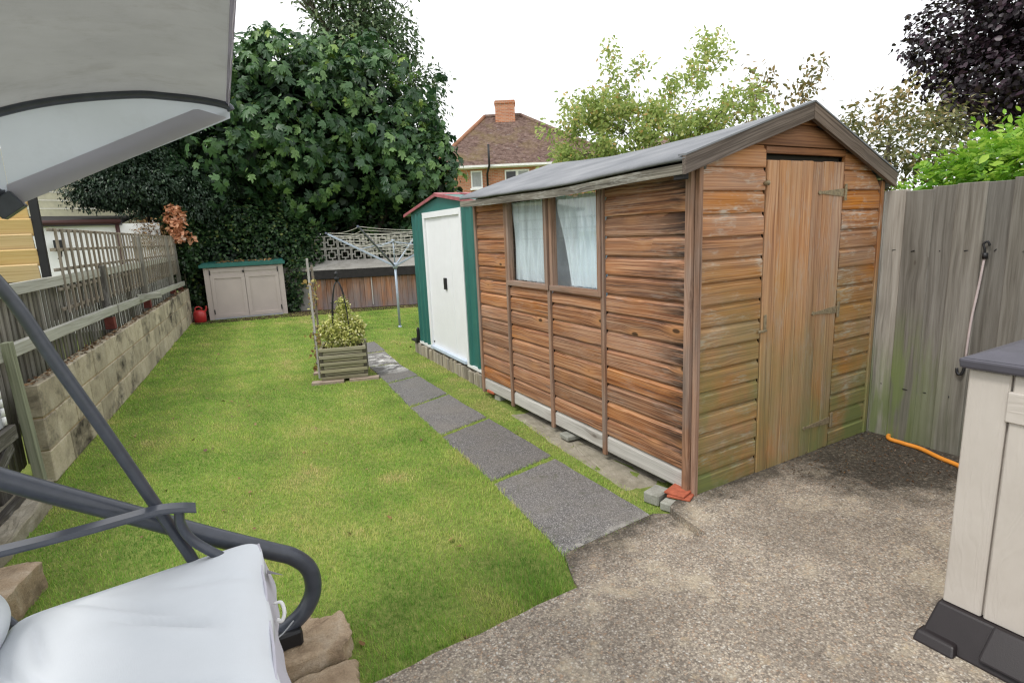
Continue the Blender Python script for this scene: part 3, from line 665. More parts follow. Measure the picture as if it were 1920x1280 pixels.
# closed inside: far wall, right wall, floor, bearers
def wallslab(name, a, b, z0, z1, mat, t=.03):
    n = (b-a).normalized().cross(UP)*t; q = [a, b, b+n, a+n]
    v, f = prism([(p.x, p.y) for p in q], z0, z1); return mk(name, v, f, mat, shed)
wallslab('far_wall', B+us*0+ns*0, D-uf*.05, -.02, 1.80, M_DARKW); wallslab('right_wall', C+us*.05-uf*.03, D-uf*.03, 0, 1.73, M_DARKW)
v, f = prism([(p.x, p.y) for p in (A+uf*.05+us*.05, C-uf*.05+us*.05, D-uf*.05-us*.05, B+uf*.05-us*.05)], .0, .03); mk('floor', v, f, M_DARKW, shed)
for u in (.12, .85, 1.6): beam('bearer', A+uf*u+us*.04-UP*.017, A+uf*u+us*2.65-UP*.017, .05, .030, M_DARKW, shed)
# roof: two felted slopes with a sagging ridge, fascia and bargeboards
y0, y1 = -.070, 2.735
def sag(s): return -.055*math.sin(math.pi*min(1, max(0, s)))**1.0*(1 if s > 0 else 0)
def rp(u, s, z, extra=0):
    w = .003*math.sin(s*13+u*3)+.001*math.sin(s*37+u*7)
    return A+uf*u+us*(y0+(y1-y0)*s)+UP*(z+w+extra)
def slope(name, ue, ze, side):
    def fn(a, s):       # a 0 ridge .. 1 eave
        u = .843+(ue-.843)*a; z = 2.128+(ze-2.128)*a
        k = sag(s)*(1-.55*a)
        if a > .985: z -= .012
        return tuple(rp(u, s, z, k))
    o = grid_mesh(name, fn, 22, 60, M_FELT, shed, thick=.016); return o
slope('roof_felt', -.160, 1.822, 0); slope('roof_felt', 1.768, 1.762, 1)
nseg = 12
def fascia(ue, z, side):
    vs = []; N = 30
    for i in range(N+1):
        s = i/N; k = sag(s)*.45+.003*math.sin(s*13+ue*3)
        for d, zz in ((0, -.060), (.020, -.060), (.020, -.010), (0, -.010)):
            vs.append(A+uf*(ue+d)+us*(y0+.02+(y1-y0-.02)*s)+UP*(z+zz+k))
    fs = [[i*4+j, i*4+(j+1) % 4, (i+1)*4+(j+1) % 4, (i+1)*4+j] for i in range(N) for j in range(4)]+[[3, 2, 1, 0], [N*4, N*4+1, N*4+2, N*4+3]]
    return mkf('fascia_board', vs, fs, M_FASC, shed, Matrix((-us, ns.cross(-us), ns)).transposed().to_4x4())
fascia(-.158, 1.800, 0); fascia(1.742, 1.742, 1)
for (ua, za, ub, zb) in ((-.165, 1.780, .842, 2.092), (1.775, 1.722, .846, 2.092)):
    p0 = fp(ua, .075, za); p1 = fp(ub, .075, zb); dv = (p1-p0).normalized(); perp = Vector((0, 0, 1))
    h = .044
    vs = []
    for q in (p0, p1):
        for d in (.0, .022):
            vs += [q-UP*h-nf*d, q+UP*h-nf*d]
    fs = [[0, 1, 5, 4], [2, 6, 7, 3], [0, 2, 3, 1], [4, 5, 7, 6], [1, 3, 7, 5], [0, 4, 6, 2]]
    M = Matrix((dv, nf.cross(dv), nf)).transposed().to_4x4()
    mkf('bargeboard', vs, fs, M_BARGE, shed, M)
    # pale top strip of felt nailed down on the barge
    vs2 = [q+UP*(h+a)+nf*b for q in (p0, p1) for a, b in ((.001, .004), (.010, .004), (.010, -.05), (.001, -.05))]
    mkf('felt_strip', vs2, [[0, 1, 5, 4], [1, 2, 6, 5], [2, 3, 7, 6], [3, 0, 4, 7], [3, 2, 1, 0], [4, 5, 6, 7]], M_FELT, shed, M)
beam('eave_block', fp(-.135, .055, 1.74), fp(-.135, -.02, 1.74), .03, .05, M_FELTB, shed)
beam('top_plate', sp(-.02, -.02, 1.79), sp(2.72, -.02, 1.79), .05, .04, M_DARKW, shed)

# blocks and bricks the shed stands on
def blk(name, x, y, sx, sy_, z0, z1, mat, label, cat, rot=0, group=None, ch=.008):
    o = box(name, (x-sx/2, y-sy_/2, z0), (x+sx/2, y+sy_/2, z1), mat, None, ch, R_(rot)); return tag(o, label, cat, group)
G = 'blocks propping up the shed'
blk('prop_block', 2.46, 4.62, .10, .10, -.065, -.010, M_GBLOCK, 'grey block under the far end of the wooden shed, below an orange brick', 'block', 4, G)
blk('prop_brick', 2.43, 4.66, .10, .20, -.008, .046-.05, M_REDB, 'thin orange brick', 'brick', 3, G) if False else None
blk('prop_brick', 2.425, 4.70, .09, .12, -.009, -.0009+.02, M_REDB, 'orange brick poking out at the far corner of the wooden shed', 'brick', 6, G)
blk('prop_block', 2.50, 4.02, .10, .11, -.050, -.012, M_GBLOCK, 'small grey block under the shed below the far batten', 'block', 0, G)
blk('prop_block', 2.36, 3.36, .12, .12, -.046, -.0085, M_GBLOCK, 'grey block under the middle of the shed beside the worn concrete strip', 'block', -5, G)
blk('prop_block', 2.19, 2.27, .13, .10, -.058, .010, M_GBLOCK, 'larger pale block at the near corner of the shed by the path', 'block', 14, G)
blk('prop_block', 2.175, 2.145, .075, .10, -.058, -.006, M_GBLOCK, 'small pale block in front of the larger one at the patio edge', 'block', 20, G)
blk('clay_tile', 2.285, 2.165, .17, .13, .002, .014, M_REDB, 'lower terracotta tile under the near corner of the shed', 'tile', 28, 'terracotta tiles', .003)
blk('clay_tile', 2.285, 2.180, .17, .12, .0145, .026, M_REDB, 'upper terracotta tile under the near corner of the shed', 'tile', 18, 'terracotta tiles', .003)
o = rock('concrete_footing', [(2.13, 2.45), (2.45, 2.40), (2.62, 4.15), (2.30, 4.20), (2.20, 3.30)], -.12, -.056, M_FOOT, amp=.008); tag(o, 'worn concrete strip running under the shed side', kind='structure')

v, f = prism([(2.46, 2.20), (4.0, 2.22), (4.0, 4.8), (2.52, 4.8)], -.12, -.052); tag(mk('soil', v, f, M_SOIL), 'dark soil sheet standing in for the shade under the wooden shed', kind='structure')  # dark sheet added to deepen the shade in the gap below the boards
# ================================================================== GREEN METAL SHED AND LOG EDGING
gA = Vector((2.516, 5.02, 0)); gB = Vector((2.650, 7.40, 0)); gu = (gB-gA).normalized(); gn = Vector((-gu.y, gu.x, 0)); gi = -gn
def gp(u, d, z): return gA+gu*u+gn*d+UP*z
ms = thing('metal_shed', gA, 'green and white metal garden shed with red roof trim', 'metal shed')
def gpanel(name, u0, u1, z0, z1, d0, d1, mat, par=ms, label=None):
    v = [gp(u, d, z) for u, d in ((u0, d0), (u1, d0), (u1, d1), (u0, d1)) for z in (z0, z1)]
    o = mk(name, [tuple(q) for q in v], [[0, 2, 3, 1], [2, 4, 5, 3], [4, 6, 7, 5], [6, 0, 1, 7], [1, 3, 5, 7], [0, 6, 4, 2]], mat, par)
    if label: o['label'] = label
    return o
def ribbed(u0, u1, nr):
    pr = []; w = (u1-u0)/nr
    for i in range(nr):
        a = u0+i*w; pr += [(a, 0), (a+w*.62, 0), (a+w*.70, .020), (a+w*.90, .020), (a+w, 0)]
    vs = []
    for u, d in pr: vs += [gp(u, d, .125), gp(u, d, 1.765)]
    for u, d in pr[::-1]: vs += [gp(u, -.01, .125), gp(u, -.01, 1.765)]
    n = len(vs)//2; fs = [[2*i, 2*((i+1) % n), 2*((i+1) % n)+1, 2*i+1] for i in range(n)]
    return mk('green_panel', [tuple(v) for v in vs], fs, M_GREEN, ms)
ribbed(-.02, .405, 2); ribbed(1.665, 2.125, 3)
for u0, u1, lab in ((.455, 1.035, None), (1.035, 1.600, None)):
    d = .004 if u0 < 1 else -.002
    dr = gpanel('sliding_door', u0, u1, .15, 1.70, d-.012, d, M_WHITE)
    if u0 > 1:
        gpanel('door_lock', u1-.035, u1-.015, .185, .205, d, d+.008, M_BLACK, dr)
    else:
        gpanel('handle', u1-.060, u1-.002, .885, 1.015, d, d+.022, M_BLACK, dr)
        for q in (.33,): gpanel('pressed_rib', u0+q, u0+q+.012, .18, 1.67, d, d+.003, M_WHITE, dr)
gpanel('door_frame', .405, .455, .125, 1.765, -.01, .022, M_WHITE); gpanel('door_frame', 1.600, 1.665, .125, 1.765, -.01, .022, M_WHITE)
gpanel('door_frame', .4555, 1.5995, 1.70, 1.764, -.01, .024, M_WHITE)
gpanel('door_track', .4555, 1.5995, .118, .149, -.01, .045, M_RAILB, label='pale blue bottom door track'); gpanel('base_rail', -.02, .4545, .095, .124, -.01, .022, M_WHITE); gpanel('base_rail', 1.6005, 2.125, .095, .124, -.01, .022, M_WHITE)
gab = [(-.05, 1.766), (2.155, 1.766), (2.155, 1.79), (1.09, 1.912), (-.05, 1.79)]
vs = [gp(u, .006, z) for u, z in gab]+[gp(u, -.006, z) for u, z in gab]
mk('gable_panel', [tuple(v) for v in vs], [[0, 1, 2, 3, 4], [9, 8, 7, 6, 5]]+[[i, 5+i, 5+(i+1) % 5, (i+1) % 5] for i in range(5)], M_GREEN, ms)
for (ua, za, ub, zb) in ((-.06, 1.795, 1.09, 1.945), (2.37, 1.765, 1.09, 1.945)):
    mkp = lambda n_, d0, d1, h0, h1, mt: mk(n_, [tuple(gp(u, d, z+h)) for u, z in ((ua, za), (ub, zb)) for d, h in ((d0, h0), (d1, h0), (d1, h1), (d0, h1))], [[0, 1, 5, 4], [1, 2, 6, 5], [2, 3, 7, 6], [3, 0, 4, 7], [3, 2, 1, 0], [4, 5, 6, 7]], mt, ms)
    mkp('roof_panel', .03, -1.30, -.012, .0, M_GREEN); mkp('red_verge', .048, .031, -.024, .010, M_REDTR)
    for dd in (-.25, -.65, -1.05): mkp('roof_rib', dd, dd-.03, .0008, .018, M_REDTR if dd > -.3 else M_GREEN)
mk('ridge_cap', [tuple(gp(u, d, z)) for d in (.05, -1.3) for u, z in ((1.01, 1.938), (1.09, 1.962), (1.17, 1.938), (1.09, 1.948))], [[0, 1, 5, 4], [1, 2, 6, 5], [2, 3, 7, 6], [3, 0, 4, 7], [3, 2, 1, 0], [4, 5, 6, 7]], M_REDTR, ms)
gpanel('side_panel', 2.105, 2.124, .125, 1.765, -.012, -1.2, M_GREEN); gpanel('side_panel', -.02, -.001, .125, 1.765, -.012, -1.2, M_GREEN); gpanel('back_panel', -.02, 2.124, .125, 1.765, -1.2, -1.21, M_GREEN)
v, f = prism([(q.x, q.y) for q in (gp(-.06, -.012, 0), gp(2.33, -.012, 0), gp(2.33, -1.25, 0), gp(-.06, -1.25, 0))], -.11, .094); pl_ = mk('shed_plinth', v, f, M_FOOT); tag(pl_, 'raised base under the green metal shed behind the log edging', 'plinth')
logs = thing('log_edging', gp(0, .04, -.1), 'low edging of upright half logs along the foot of the green metal shed', 'log edging')
NL = 46; logme = {}
for k in range(NL):
    u = -.10+k*2.44/NL; h = .150+rs.uniform(-.022, .012); r = .0245*rs.uniform(.92, 1.06)
    p = gp(u+.012, .012+rs.uniform(-.006, .008), -.10)
    key = k % 6
    if key not in logme:
        L = .26
        ring = [(math.cos(t)*.0245, math.sin(t)*.0245) for t in np.linspace(-math.pi/2, math.pi/2, 8)]
        vs = [(x, y, z) for x in (0, L) for y, z in [(b, a) for a, b in ring]]; n = len(ring)
        vs = [(0, y, z) for y, z in [(b*.93, a*1.25) for a, b in ring]]+[(L-.004, y, z) for y, z in [(b*.93, a*1.25) for a, b in ring]]+[(L, y*.8, z*.8) for y, z in [(b, a) for a, b in ring]]
        fs = [[i, (i+1) % n, n+(i+1) % n, n+i] for i in range(n)]+[[n+i, n+(i+1) % n, 2*n+(i+1) % n, 2*n+i] for i in range(n)]+[list(range(n))[::-1], [2*n+i for i in range(n)]]
        me = bpy.data.meshes.new('log'); me.from_pydata(vs, [], fs); me.update(); me.materials.append(M_LOG); logme[key] = me
    o = bpy.data.objects.new('log', logme[key]); zt = h-.06-.005
    Mx = Matrix((UP, gn.cross(UP), gn)).transposed().to_4x4()
    link(o, Matrix.Translation((p.x, p.y, zt-.26)) @ Mx, logs)
o = thing('plastic_gutter_end', gp(2.33, .03, .1), 'black plastic pipe end lying at the left foot of the green metal shed', 'pipe')
v, f = prism([(gp(u, d, 0).x, gp(u, d, 0).y) for u, d in ((2.16, .06), (2.40, .06), (2.40, -.06), (2.16, -.06))], .096, .118); mk('tray', v, f, M_BLACK, o)
tube('spout', smooth_path([gp(2.18, .03, .12), gp(2.155, .03, .17), gp(2.148, .03, .30)], 4), [.03]*4+[.022]*4+[.014], M_BLACK, o)

# ================================================================== RIGHT BOUNDARY FENCE, CORD, HOSE
rf = thing('boundary_fence', (4.05, 1.2, 0), 'tall grey weathered close board fence right of the shed, green with algae at its foot', 'fence')
yb = 6.0; k = 0; nails = []
while yb > -1.6:
    w = rs.uniform(.115, .15); top = 1.655+.02*math.sin(yb*1.7)+rs.uniform(-.010, .010); x = 4.075-.013*(k % 2)+rs.uniform(-.003, .003)
    lean = rs.uniform(-.008, .008)
    beam('board', (x, yb-w/2, -.02), (x+rs.uniform(-.004, .004), yb-w/2+lean, top), w+.010, .018, M_FENCE, rf, (-1, rs.uniform(-.06, .06), 0))
    for z in (.36, 1.27): nails.append(tube_data([(x-.008, yb-w/2+rs.uniform(-.03, .03), z+rs.uniform(-.012, .012)), (x-.0125, yb-w/2, z)], .0026, 6))
    yb -= w; k += 1
v, f = join_data(nails); nl = mk('nails', v, f, M_BLACK, rf); nl['kind'] = 'stuff'
for z in (.35, 1.25): beam('rail', (4.13, 6, z), (4.13, -1.6, z), .08, .05, M_FENCE, rf, (1, 0, 0))
o = thing('bungee_cord', (4.03, 1.56, .53), 'pale elastic cord with black hooks hanging on the grey fence', 'cord')
tube('cord', smooth_path([(4.045, 1.541, 1.25), (4.045, 1.556, 1.05), (4.045, 1.574, .85), (4.045, 1.582, .60)], 4), .0065, M_PINKC, o)
tube('hook', smooth_path([(4.045, 1.541, 1.245), (4.040, 1.545, 1.285), (4.040, 1.553, 1.31), (4.045, 1.535, 1.325), (4.05, 1.525, 1.30)], 4), .006, M_BLACK, o)
tube('hook', smooth_path([(4.045, 1.583, .61), (4.040, 1.582, .56), (4.035, 1.592, .525), (4.035, 1.612, .53), (4.038, 1.618, .56)], 4), .008, M_BLACK, o)
tube('hook_collar', [(4.045, 1.541, 1.225), (4.045, 1.541, 1.26)], .014, M_BLACK, o)
tag(tube('hose', smooth_path([(4.30, 2.02, .014), (4.02, 1.965, .014), (3.98, 1.86, .013), (3.97, 1.75, .013), (3.90, 1.60, .013), (3.835, 1.445, .013), (3.62, 1.20, .013), (3.3, 1.0, .013)], 8), .014, M_ORANGE), 'orange hose coming from under the grey fence', 'hose')

# ================================================================== PLASTIC STORAGE BOX AT RIGHT
sb = thing('storage_box', (2.3, .5, 0), 'large beige plastic storage box with charcoal lid and dark base at the patio edge', 'storage box')
bx0, bx1, by0, by1 = 2.232, 3.0, -.62, .862
def frust(name, a, b, z0, z1, mat, par=sb):
    (x0, x1, y0_, y1_), (X0, X1, Y0, Y1) = a, b
    vs = [(x0, y0_, z0), (x1, y0_, z0), (x1, y1_, z0), (x0, y1_, z0), (X0, Y0, z1), (X1, Y0, z1), (X1, Y1, z1), (X0, Y1, z1)]
    o = mk(name, vs, [[3, 2, 1, 0], [4, 5, 6, 7], [0, 1, 5, 4], [1, 2, 6, 5], [2, 3, 7, 6], [3, 0, 4, 7]], mat, par)
    m = o.modifiers.new('bev', 'BEVEL'); m.width = .008; m.segments = 2; m.limit_method = 'ANGLE'; return o
frust('base', (bx0-.105, bx1+.08, by0-.05, by1+.022), (bx0-.022, bx1+.02, by0-.02, by1+.006), 0, .125, M_BASEP)
frust('base_foot', (bx0-.135, bx0-.06, by1-.10, by1+.03), (bx0-.110, bx0-.06, by1-.09, by1+.026), 0, .034, M_BASEP)
frust('base_rib', (bx0-.112, bx0-.06, by1-.30, by1-.155), (bx0-.030, bx0-.01, by1-.30, by1-.162), .03, .128, M_BASEP)
frust('base_rib', (bx0-.116, bx0-.06, by1-.48, by1-.35), (bx0-.045, bx0-.01, by1-.43, by1-.35), .01, .10, M_BASEP)
frust('body', (bx0+.012, bx1, by0, by1-.006), (bx0+.024, bx1, by0+.01, by1-.010), .12, .985, M_BEIGE)
# moulded boards with recessed joints on both seen faces
yy = by1; wds = [.118, .145, .145, .145, .145, .145, .145, .145, .145, .145]
for i, w in enumerate(wds):
    x = bx0
    o = beam('moulded_board', (x+.004, yy-w/2, .124), (x+.016, yy-w/2, .984), w-(.010 if i else .004), .022, M_BEIGE, sb, (-1, 0, 0), ch=.006)
    yy -= w
    if yy < by0+.1: break
xx = bx0+.02
for i in range(5):
    beam('moulded_board', (xx+.07, by1-.008, .124), (xx+.07, by1-.014, .984), .13, .014, M_BEIGE, sb, (0, 1, 0), ch=.006); xx += .142
beam('corner_strip', (bx0+.003, by1-.115, .88), (bx0+.003, by0+.1, .88), .10, .018, M_BEIGE, sb, (-1, 0, 0))
frust('lid', (bx0-.022, bx1+.03, by0-.03, by1+.018), (bx0-.026, bx1+.03, by0-.035, by1+.022), .988, 1.022, M_LIDP)
frust('lid_top', (bx0-.020, bx1+.02, by0-.03, by1+.016), (bx0+.05, bx1-.05, by0+.05, by1-.05), 1.0222, 1.048, M_LIDP)

# ================================================================== BLOCK WALL AT LEFT
wA = Vector((-.948, 4.80, 0)); wB = Vector((.037, 13.57, 0)); wu = (wB-wA).normalized(); wnr = Vector((wu.y, -wu.x, 0)); WL = (wB-wA).length
def wp(u, d, z): return wA+wu*u+wnr*d+UP*z
bw = thing('block_wall', wA, 'low stained concrete block retaining wall along the left of the lawn', 'wall')
BL, BH, J = .445, .222, .012
vs = [wp(u, d, z) for u in (.01, WL) for d, z in ((-.092, -.12), (-.008, -.12), (-.008, .622), (-.092, .622))]
mk('mortar', [tuple(q) for q in vs], [[0, 1, 5, 4], [1, 2, 6, 5], [2, 3, 7, 6], [3, 0, 4, 7], [3, 2, 1, 0], [4, 5, 6, 7]], M_MORTAR, bw)
for r in range(4):
    z0 = -.06-.195+r*(BH+J)+.0; z0 = .632-(4-r)*BH-(3-r)*J
    u = 0 if r % 2 else -BL*.5
    while u < WL:
        a = max(0, u); b = min(u+BL, WL)
        if b-a > .04: 
            dz = rs.uniform(-.003, .003)
            beam('block', wp(a, -.05+rs.uniform(-.003, .004), z0+BH/2+dz), wp(b, -.05+rs.uniform(-.003, .004), z0+BH/2+dz+rs.uniform(-.002, .002)), BH, .10, M_BLOCK, bw, wnr, ch=.006)
        u += BL+J

# ================================================================== LEFT FENCE, TRELLIS
lf = thing('close_board_fence', (-1.1, 6, 0), 'grey close board fence behind the block wall with mossy rail', 'fence')
def lp(Y, off=0): t = (Y-4.75)/(13.57-4.75); return Vector((-1.15+1.03*t+off, Y, 0))
ldir = (lp(13)-lp(5)).normalized(); lnr = Vector((ldir.y, -ldir.x, 0))
for k in range(96):
    Y = 4.0+k*.1; p = lp(Y, -.06); h = 1.245+rs.uniform(-.012, .012)+.004*(Y-4)
    beam('board', p+UP*.0+lnr*rs.uniform(0, .006), p+UP*h+lnr*.003+ldir*rs.uniform(-.004, .004), .108, .012, M_LFENCE, lf, lnr+ldir*.14)
for Y0, Y1, z0, z1 in ((4.3, 7.6, .885, .855), (7.68, 9.86, .850, .815), (9.94, 12.36, .810, .775), (12.44, 13.36, .77, .76)):
    beam('rail', lp(Y0, .105)+UP*z0, lp(Y1, .105)+UP*z1, .085, .05, M_LRAIL, lf, lnr)
beam('cap_rail', lp(4.3, .01)+UP*1.245, lp(13.3, .01)+UP*1.275, .085, .035, M_LRAIL, lf, lnr)
beam('rail_stub', lp(8.85, .10)+UP*.87, lp(8.9, .36)+UP*.875, .09, .07, M_LRAIL, lf, UP, label='mossy stub sticking out of the lower rail')
for Y, x, zt in ((7.65, -.815, 1.33), (9.9, -.56, 1.66), (12.4, -.262, 1.66), (13.42, -.145, 1.66)):
    po = beam('post', (x+.035, Y, .60), (x+.030, Y, zt), .075, .075, M_DARKW if Y < 8 else M_LFENCE, lf, lnr)
    beam('sleeve', (x+.036, Y, .634), (x+.036, Y, .765), .090, .090, M_RUST, po, lnr)
tp = thing('trellis', lp(6.4), 'brown square trellis fixed in front of the grey left fence', 'trellis')
zT, zB = 1.69, 1.0; ks = 0; Y = 6.38
while Y < 13.45:
    beam('slat', lp(Y, .030)+UP*(zB-.04), lp(Y, .030)+UP*(zT+.01)+ldir*rs.uniform(-.01, .01), .028, .018, M_TREL, tp, lnr, ch=.002); Y += .187
for i in range(5):
    z = zB+(zT-zB)*i/4
    for Ya, Yb in ((6.27, 9.85), (9.95, 13.45)):
        beam('lath', lp(Ya, .008)+UP*(z+rs.uniform(-.004, .004)), lp(Yb, .008)+UP*z, .028, .018, M_TREL, tp, lnr, ch=.002)
# near-left: leaning post, rails, metal sheet, brace
gt = thing('old_gate', (-1.1, 3.8, -.06), 'dark weathered wooden gate panel with a grey metal sheet at the left edge', 'gate')
def gq(Y, z, off=0): return Vector((-1.035-.11*(4.45-Y)+off, Y, z))
gdn = Vector((1, -.11, 0)).normalized()
beam('gate_post', (-.985, 4.60, -.08), (-1.015, 4.60, .96), .065, .05, M_POST, gt, gdn)
beam('dark_board', gq(4.35, -.03, -.07), gq(4.35, .95, -.07), .16, .02, M_DARKW, gt, gdn)
for k in range(7): beam('dark_board', gq(4.17-.17*k, -.02, -.075), gq(4.17-.17*k, .95, -.07), .16, .02, M_DARKW, gt, gdn)
beam('top_board', gq(4.42, .935), gq(2.6, .96), .17, .03, M_BROWN, gt, gdn, label='mid brown top board')
beam('rail', gq(4.44, .80, -.02), gq(2.6, .80, -.02), .05, .04, M_DARKW, gt, gdn)
beam('rail', gq(4.44, .43), gq(2.6, .42), .09, .04, M_DARKW, gt, gdn)
beam('rail', gq(4.50, .02, .01), gq(2.6, .00, .01), .085, .05, M_DARKW, gt, gdn, label='bottom rail with flaking white paint')
beam('brace', gq(4.36, .37, .0), gq(3.4, -.0, .0), .08, .03, M_DARKW, gt, gdn)
o = beam('metal_sheet', gq(4.40, .625, -.02), gq(2.6, .625, -.02), .29, .004, M_LEAD, gt, gdn)
for k in range(5): tube('sheet_edge', [gq(4.385, .49+.055*k, -.012), gq(4.385, .54+.055*k, -.012)], .012, M_UPVC, gt, n=6)
o = rock('rough_block', [(-1.5, 2.72), (-.86, 2.78), (-.765, 3.24), (-.80, 3.27), (-1.5, 3.28)], -.1, .085, M_SAND, amp=.010); tag(o, 'rough stone block on the grass at the left edge under the swing seat arm', 'stone block')
o = rock('kerb_stone', [(-1.5, 3.35), (-1.02, 3.40), (-.90, 4.30), (-.94, 4.62), (-1.05, 4.62)], -.1, .03, M_FOOT, amp=.010); tag(o, 'stained kerb stone at the foot of the old gate', 'kerb stone')

# ================================================================== FAR END: CABINET, FUEL CAN, TIMBER WALL, SCREEN BLOCKS
S1 = Vector((.342, 13.44, 0)); S2 = Vector((1.862, 13.255, 0)); su = (S2-S1).normalized(); sn = Vector((su.y, -su.x, 0)); SW = (S2-S1).length
def cp_(u, d, z): return S1+su*u+sn*d+UP*z
cb = thing('storage_cabinet', cp_(SW/2, -.4, -.06), 'taupe plastic two-door storage cabinet with green lid below the ivy', 'storage cabinet')
def cbox(name, u0, u1, z0, z1, d0, d1, mat, par=cb, ch=.006, slope_=0):
    vs = [cp_(u, d, z+(slope_ if d == d1 and z == z1 else 0)) for u in (u0, u1) for d in (d0, d1) for z in (z0, z1)]
    return mk(name, [tuple(q) for q in vs], [[0, 1, 3, 2], [4, 6, 7, 5], [0, 4, 5, 1], [2, 3, 7, 6], [0, 2, 6, 4], [1, 5, 7, 3]], mat, par)
cbox('side_panel', 0, .10, -.06, 1.03, -.02, 0, M_CAB); cbox('side_panel', SW-.10, SW, -.06, 1.03, -.02, 0, M_CAB)
cbox('cabinet_body', .0, SW, -.06, 1.03, -.75, -.021, M_CAB)
cbox('sill', .10, SW-.10, -.055, -.02, -.02, .01, M_LEAD)
for u0, u1 in ((.105, SW/2-.004), (SW/2+.004, SW-.105)):
    dr = cbox('door', u0, u1, -.018, 1.015, -.02, -.004, M_CAB)
    cbox('frame_rail', u0+.002, u1-.002, .93, 1.013, -.004, .008, M_CAB, dr); cbox('frame_rail', u0+.002, u1-.002, .80, .86, -.004, .008, M_CAB, dr); cbox('frame_rail', u0+.002, u1-.002, -.016, .05, -.004, .008, M_CAB, dr)
    cbox('frame_stile', u0+.002, u0+.075, .0505, .7995, -.004, .008, M_CAB, dr); cbox('frame_stile', u1-.075, u1-.002, .0505, .7995, -.004, .008, M_CAB, dr)
    hu = u0-.004 if u0 < .2 else u1-.018
    for z in (.06, .88): cbox('hinge', hu, hu+.022, z, z+.10, .0, .014, M_BLACK, dr)
cbox('lock', SW/2-.035, SW/2-.005, .90, .95, .008, .025, M_BLACK)
lid = cbox('lid', -.065, SW+.05, 1.035, 1.10, -.80, .055, M_CABGRN)
cbox('lid_slope', -.03, SW+.02, 1.101, 1.15, -.78, .0, M_CABGRN, slope_=-.035)
fc = thing('fuel_can', (.165, 13.30, -.055), 'red plastic can beside the storage cabinet', 'can')
tube('can_body', [(.165, 13.30, -.055), (.165, 13.30, -.045), (.165, 13.30, .12), (.165, 13.30, .17), (.165, 13.30, .20)], [.10, .115, .12, .10, .05], M_REDP, fc, 14)
tube('can_handle', smooth_path([(.09, 13.28, .16), (.10, 13.28, .245), (.165, 13.28, .265), (.225, 13.28, .22)], 4), .014, M_REDP, fc)
tube('spout', smooth_path([(.24, 13.30, .12), (.29, 13.29, .20), (.30, 13.28, .27)], 4), [.022]*4+[.016]*5, M_REDP, fc)
tube('green_pipe', [(.23, 13.42, -.05), (.245, 13.46, .35)], .018, M_LIDP, fc, 8) if False else None

F1 = Vector((2.40, 13.395, 0)); F2 = Vector((6.2, 11.985, 0)); fu = (F2-F1).normalized(); fn_ = Vector((fu.y, -fu.x, 0)); FL = (F2-F1).length
def bp_(u, d, z): return F1+fu*u+fn_*d+UP*z
tw = thing('plank_wall', F1, 'low stained plank wall with black felted lean-to top at the far end of the lawn', 'timber wall')
u = 0.; k = 0
while u < FL:
    w = rs.uniform(.095, .15)
    beam('plank', bp_(u+w/2, rs.uniform(-.004, .004), -.06), bp_(u+w/2+rs.uniform(-.004, .004), 0, .63+rs.uniform(-.004, .004)), w-.004, .018, M_BWALL, tw, fn_); u += w
beam('cover_strip', bp_(1.36, .020, .0), bp_(1.36, .020, .66), .022, .02, M_PALE, tw, fn_)
beam('felt_fascia', bp_(-.12, .045, .735), bp_(FL, .045, .735), .20, .03, M_FELTB, tw, fn_)
vs = [bp_(u, d, z) for u in (-.12, FL) for d, z in ((.06, .836), (-.42, 1.015), (-.42, .995), (.06, .82))]
mk('coping', [tuple(q) for q in vs], [[0, 1, 5, 4], [1, 2, 6, 5], [2, 3, 7, 6], [3, 0, 4, 7], [3, 2, 1, 0], [4, 5, 6, 7]], M_COPING, tw)
mk('backing', [tuple(bp_(u, d, z)) for u in (0, FL) for d, z in ((-.03, -.1), (-.40, -.1), (-.40, .99), (-.03, .80))], [[0, 1, 5, 4], [1, 2, 6, 5], [2, 3, 7, 6], [3, 0, 4, 7], [3, 2, 1, 0], [4, 5, 6, 7]], M_DARKW, tw)
v, f = prism([(1.88, 13.62), (2.40, 13.40), (2.48, 13.60), (1.95, 13.85)], -.1, .92); tag(mk('end_wall', v, f, M_COPING), 'short grey rendered wall half hidden by ivy left of the plank wall', 'wall')
sw = thing('screen_wall', bp_(0, -.5, 1.0), 'pierced concrete screen block wall behind the rotary clothes line', 'screen wall')
def screen_mesh():
    s = .286; h = s/2; T = .045; parts = []
    def bar(x0, x1, z0, z1):
        v = [(x, y, z) for x in (x0, x1) for y in (-T, T) for z in (z0, z1)]
        parts.append((v, [[0, 1, 3, 2], [4, 6, 7, 5], [0, 4, 5, 1], [2, 3, 7, 6], [0, 2, 6, 4], [1, 5, 7, 3]]))
    e = .022
    bar(-h, h, -h, -h+e); bar(-h, h, h-e, h); bar(-h, -h+e, -h+e, h-e); bar(h-e, h, -h+e, h-e)
    a, b = .078, .056
    bar(-a, a, a-(a-b), a); bar(-a, a, -a, -b); bar(-a, -b, -b, b); bar(b, a, -b, b)
    bar(-.014, .014, a, h-e); bar(-.014, .014, -h+e, -a); bar(-h+e, -a, -.014, .014); bar(a, h-e, -.014, .014)
    v, f = join_data(parts); me = bpy.data.meshes.new('screen_block'); me.from_pydata(v, [], f); me.update(); me.materials.append(M_SCREEN); return me
sm = screen_mesh()
for r in range(2):
    for c in range(11):
        p = bp_(.20+c*.291, -.50, 1.145+r*.291)
        o = bpy.data.objects.new('screen_block', sm); link(o, Matrix.Translation(p) @ Matrix.Rotation(math.atan2(fu.y, fu.x), 4, 'Z'), sw)
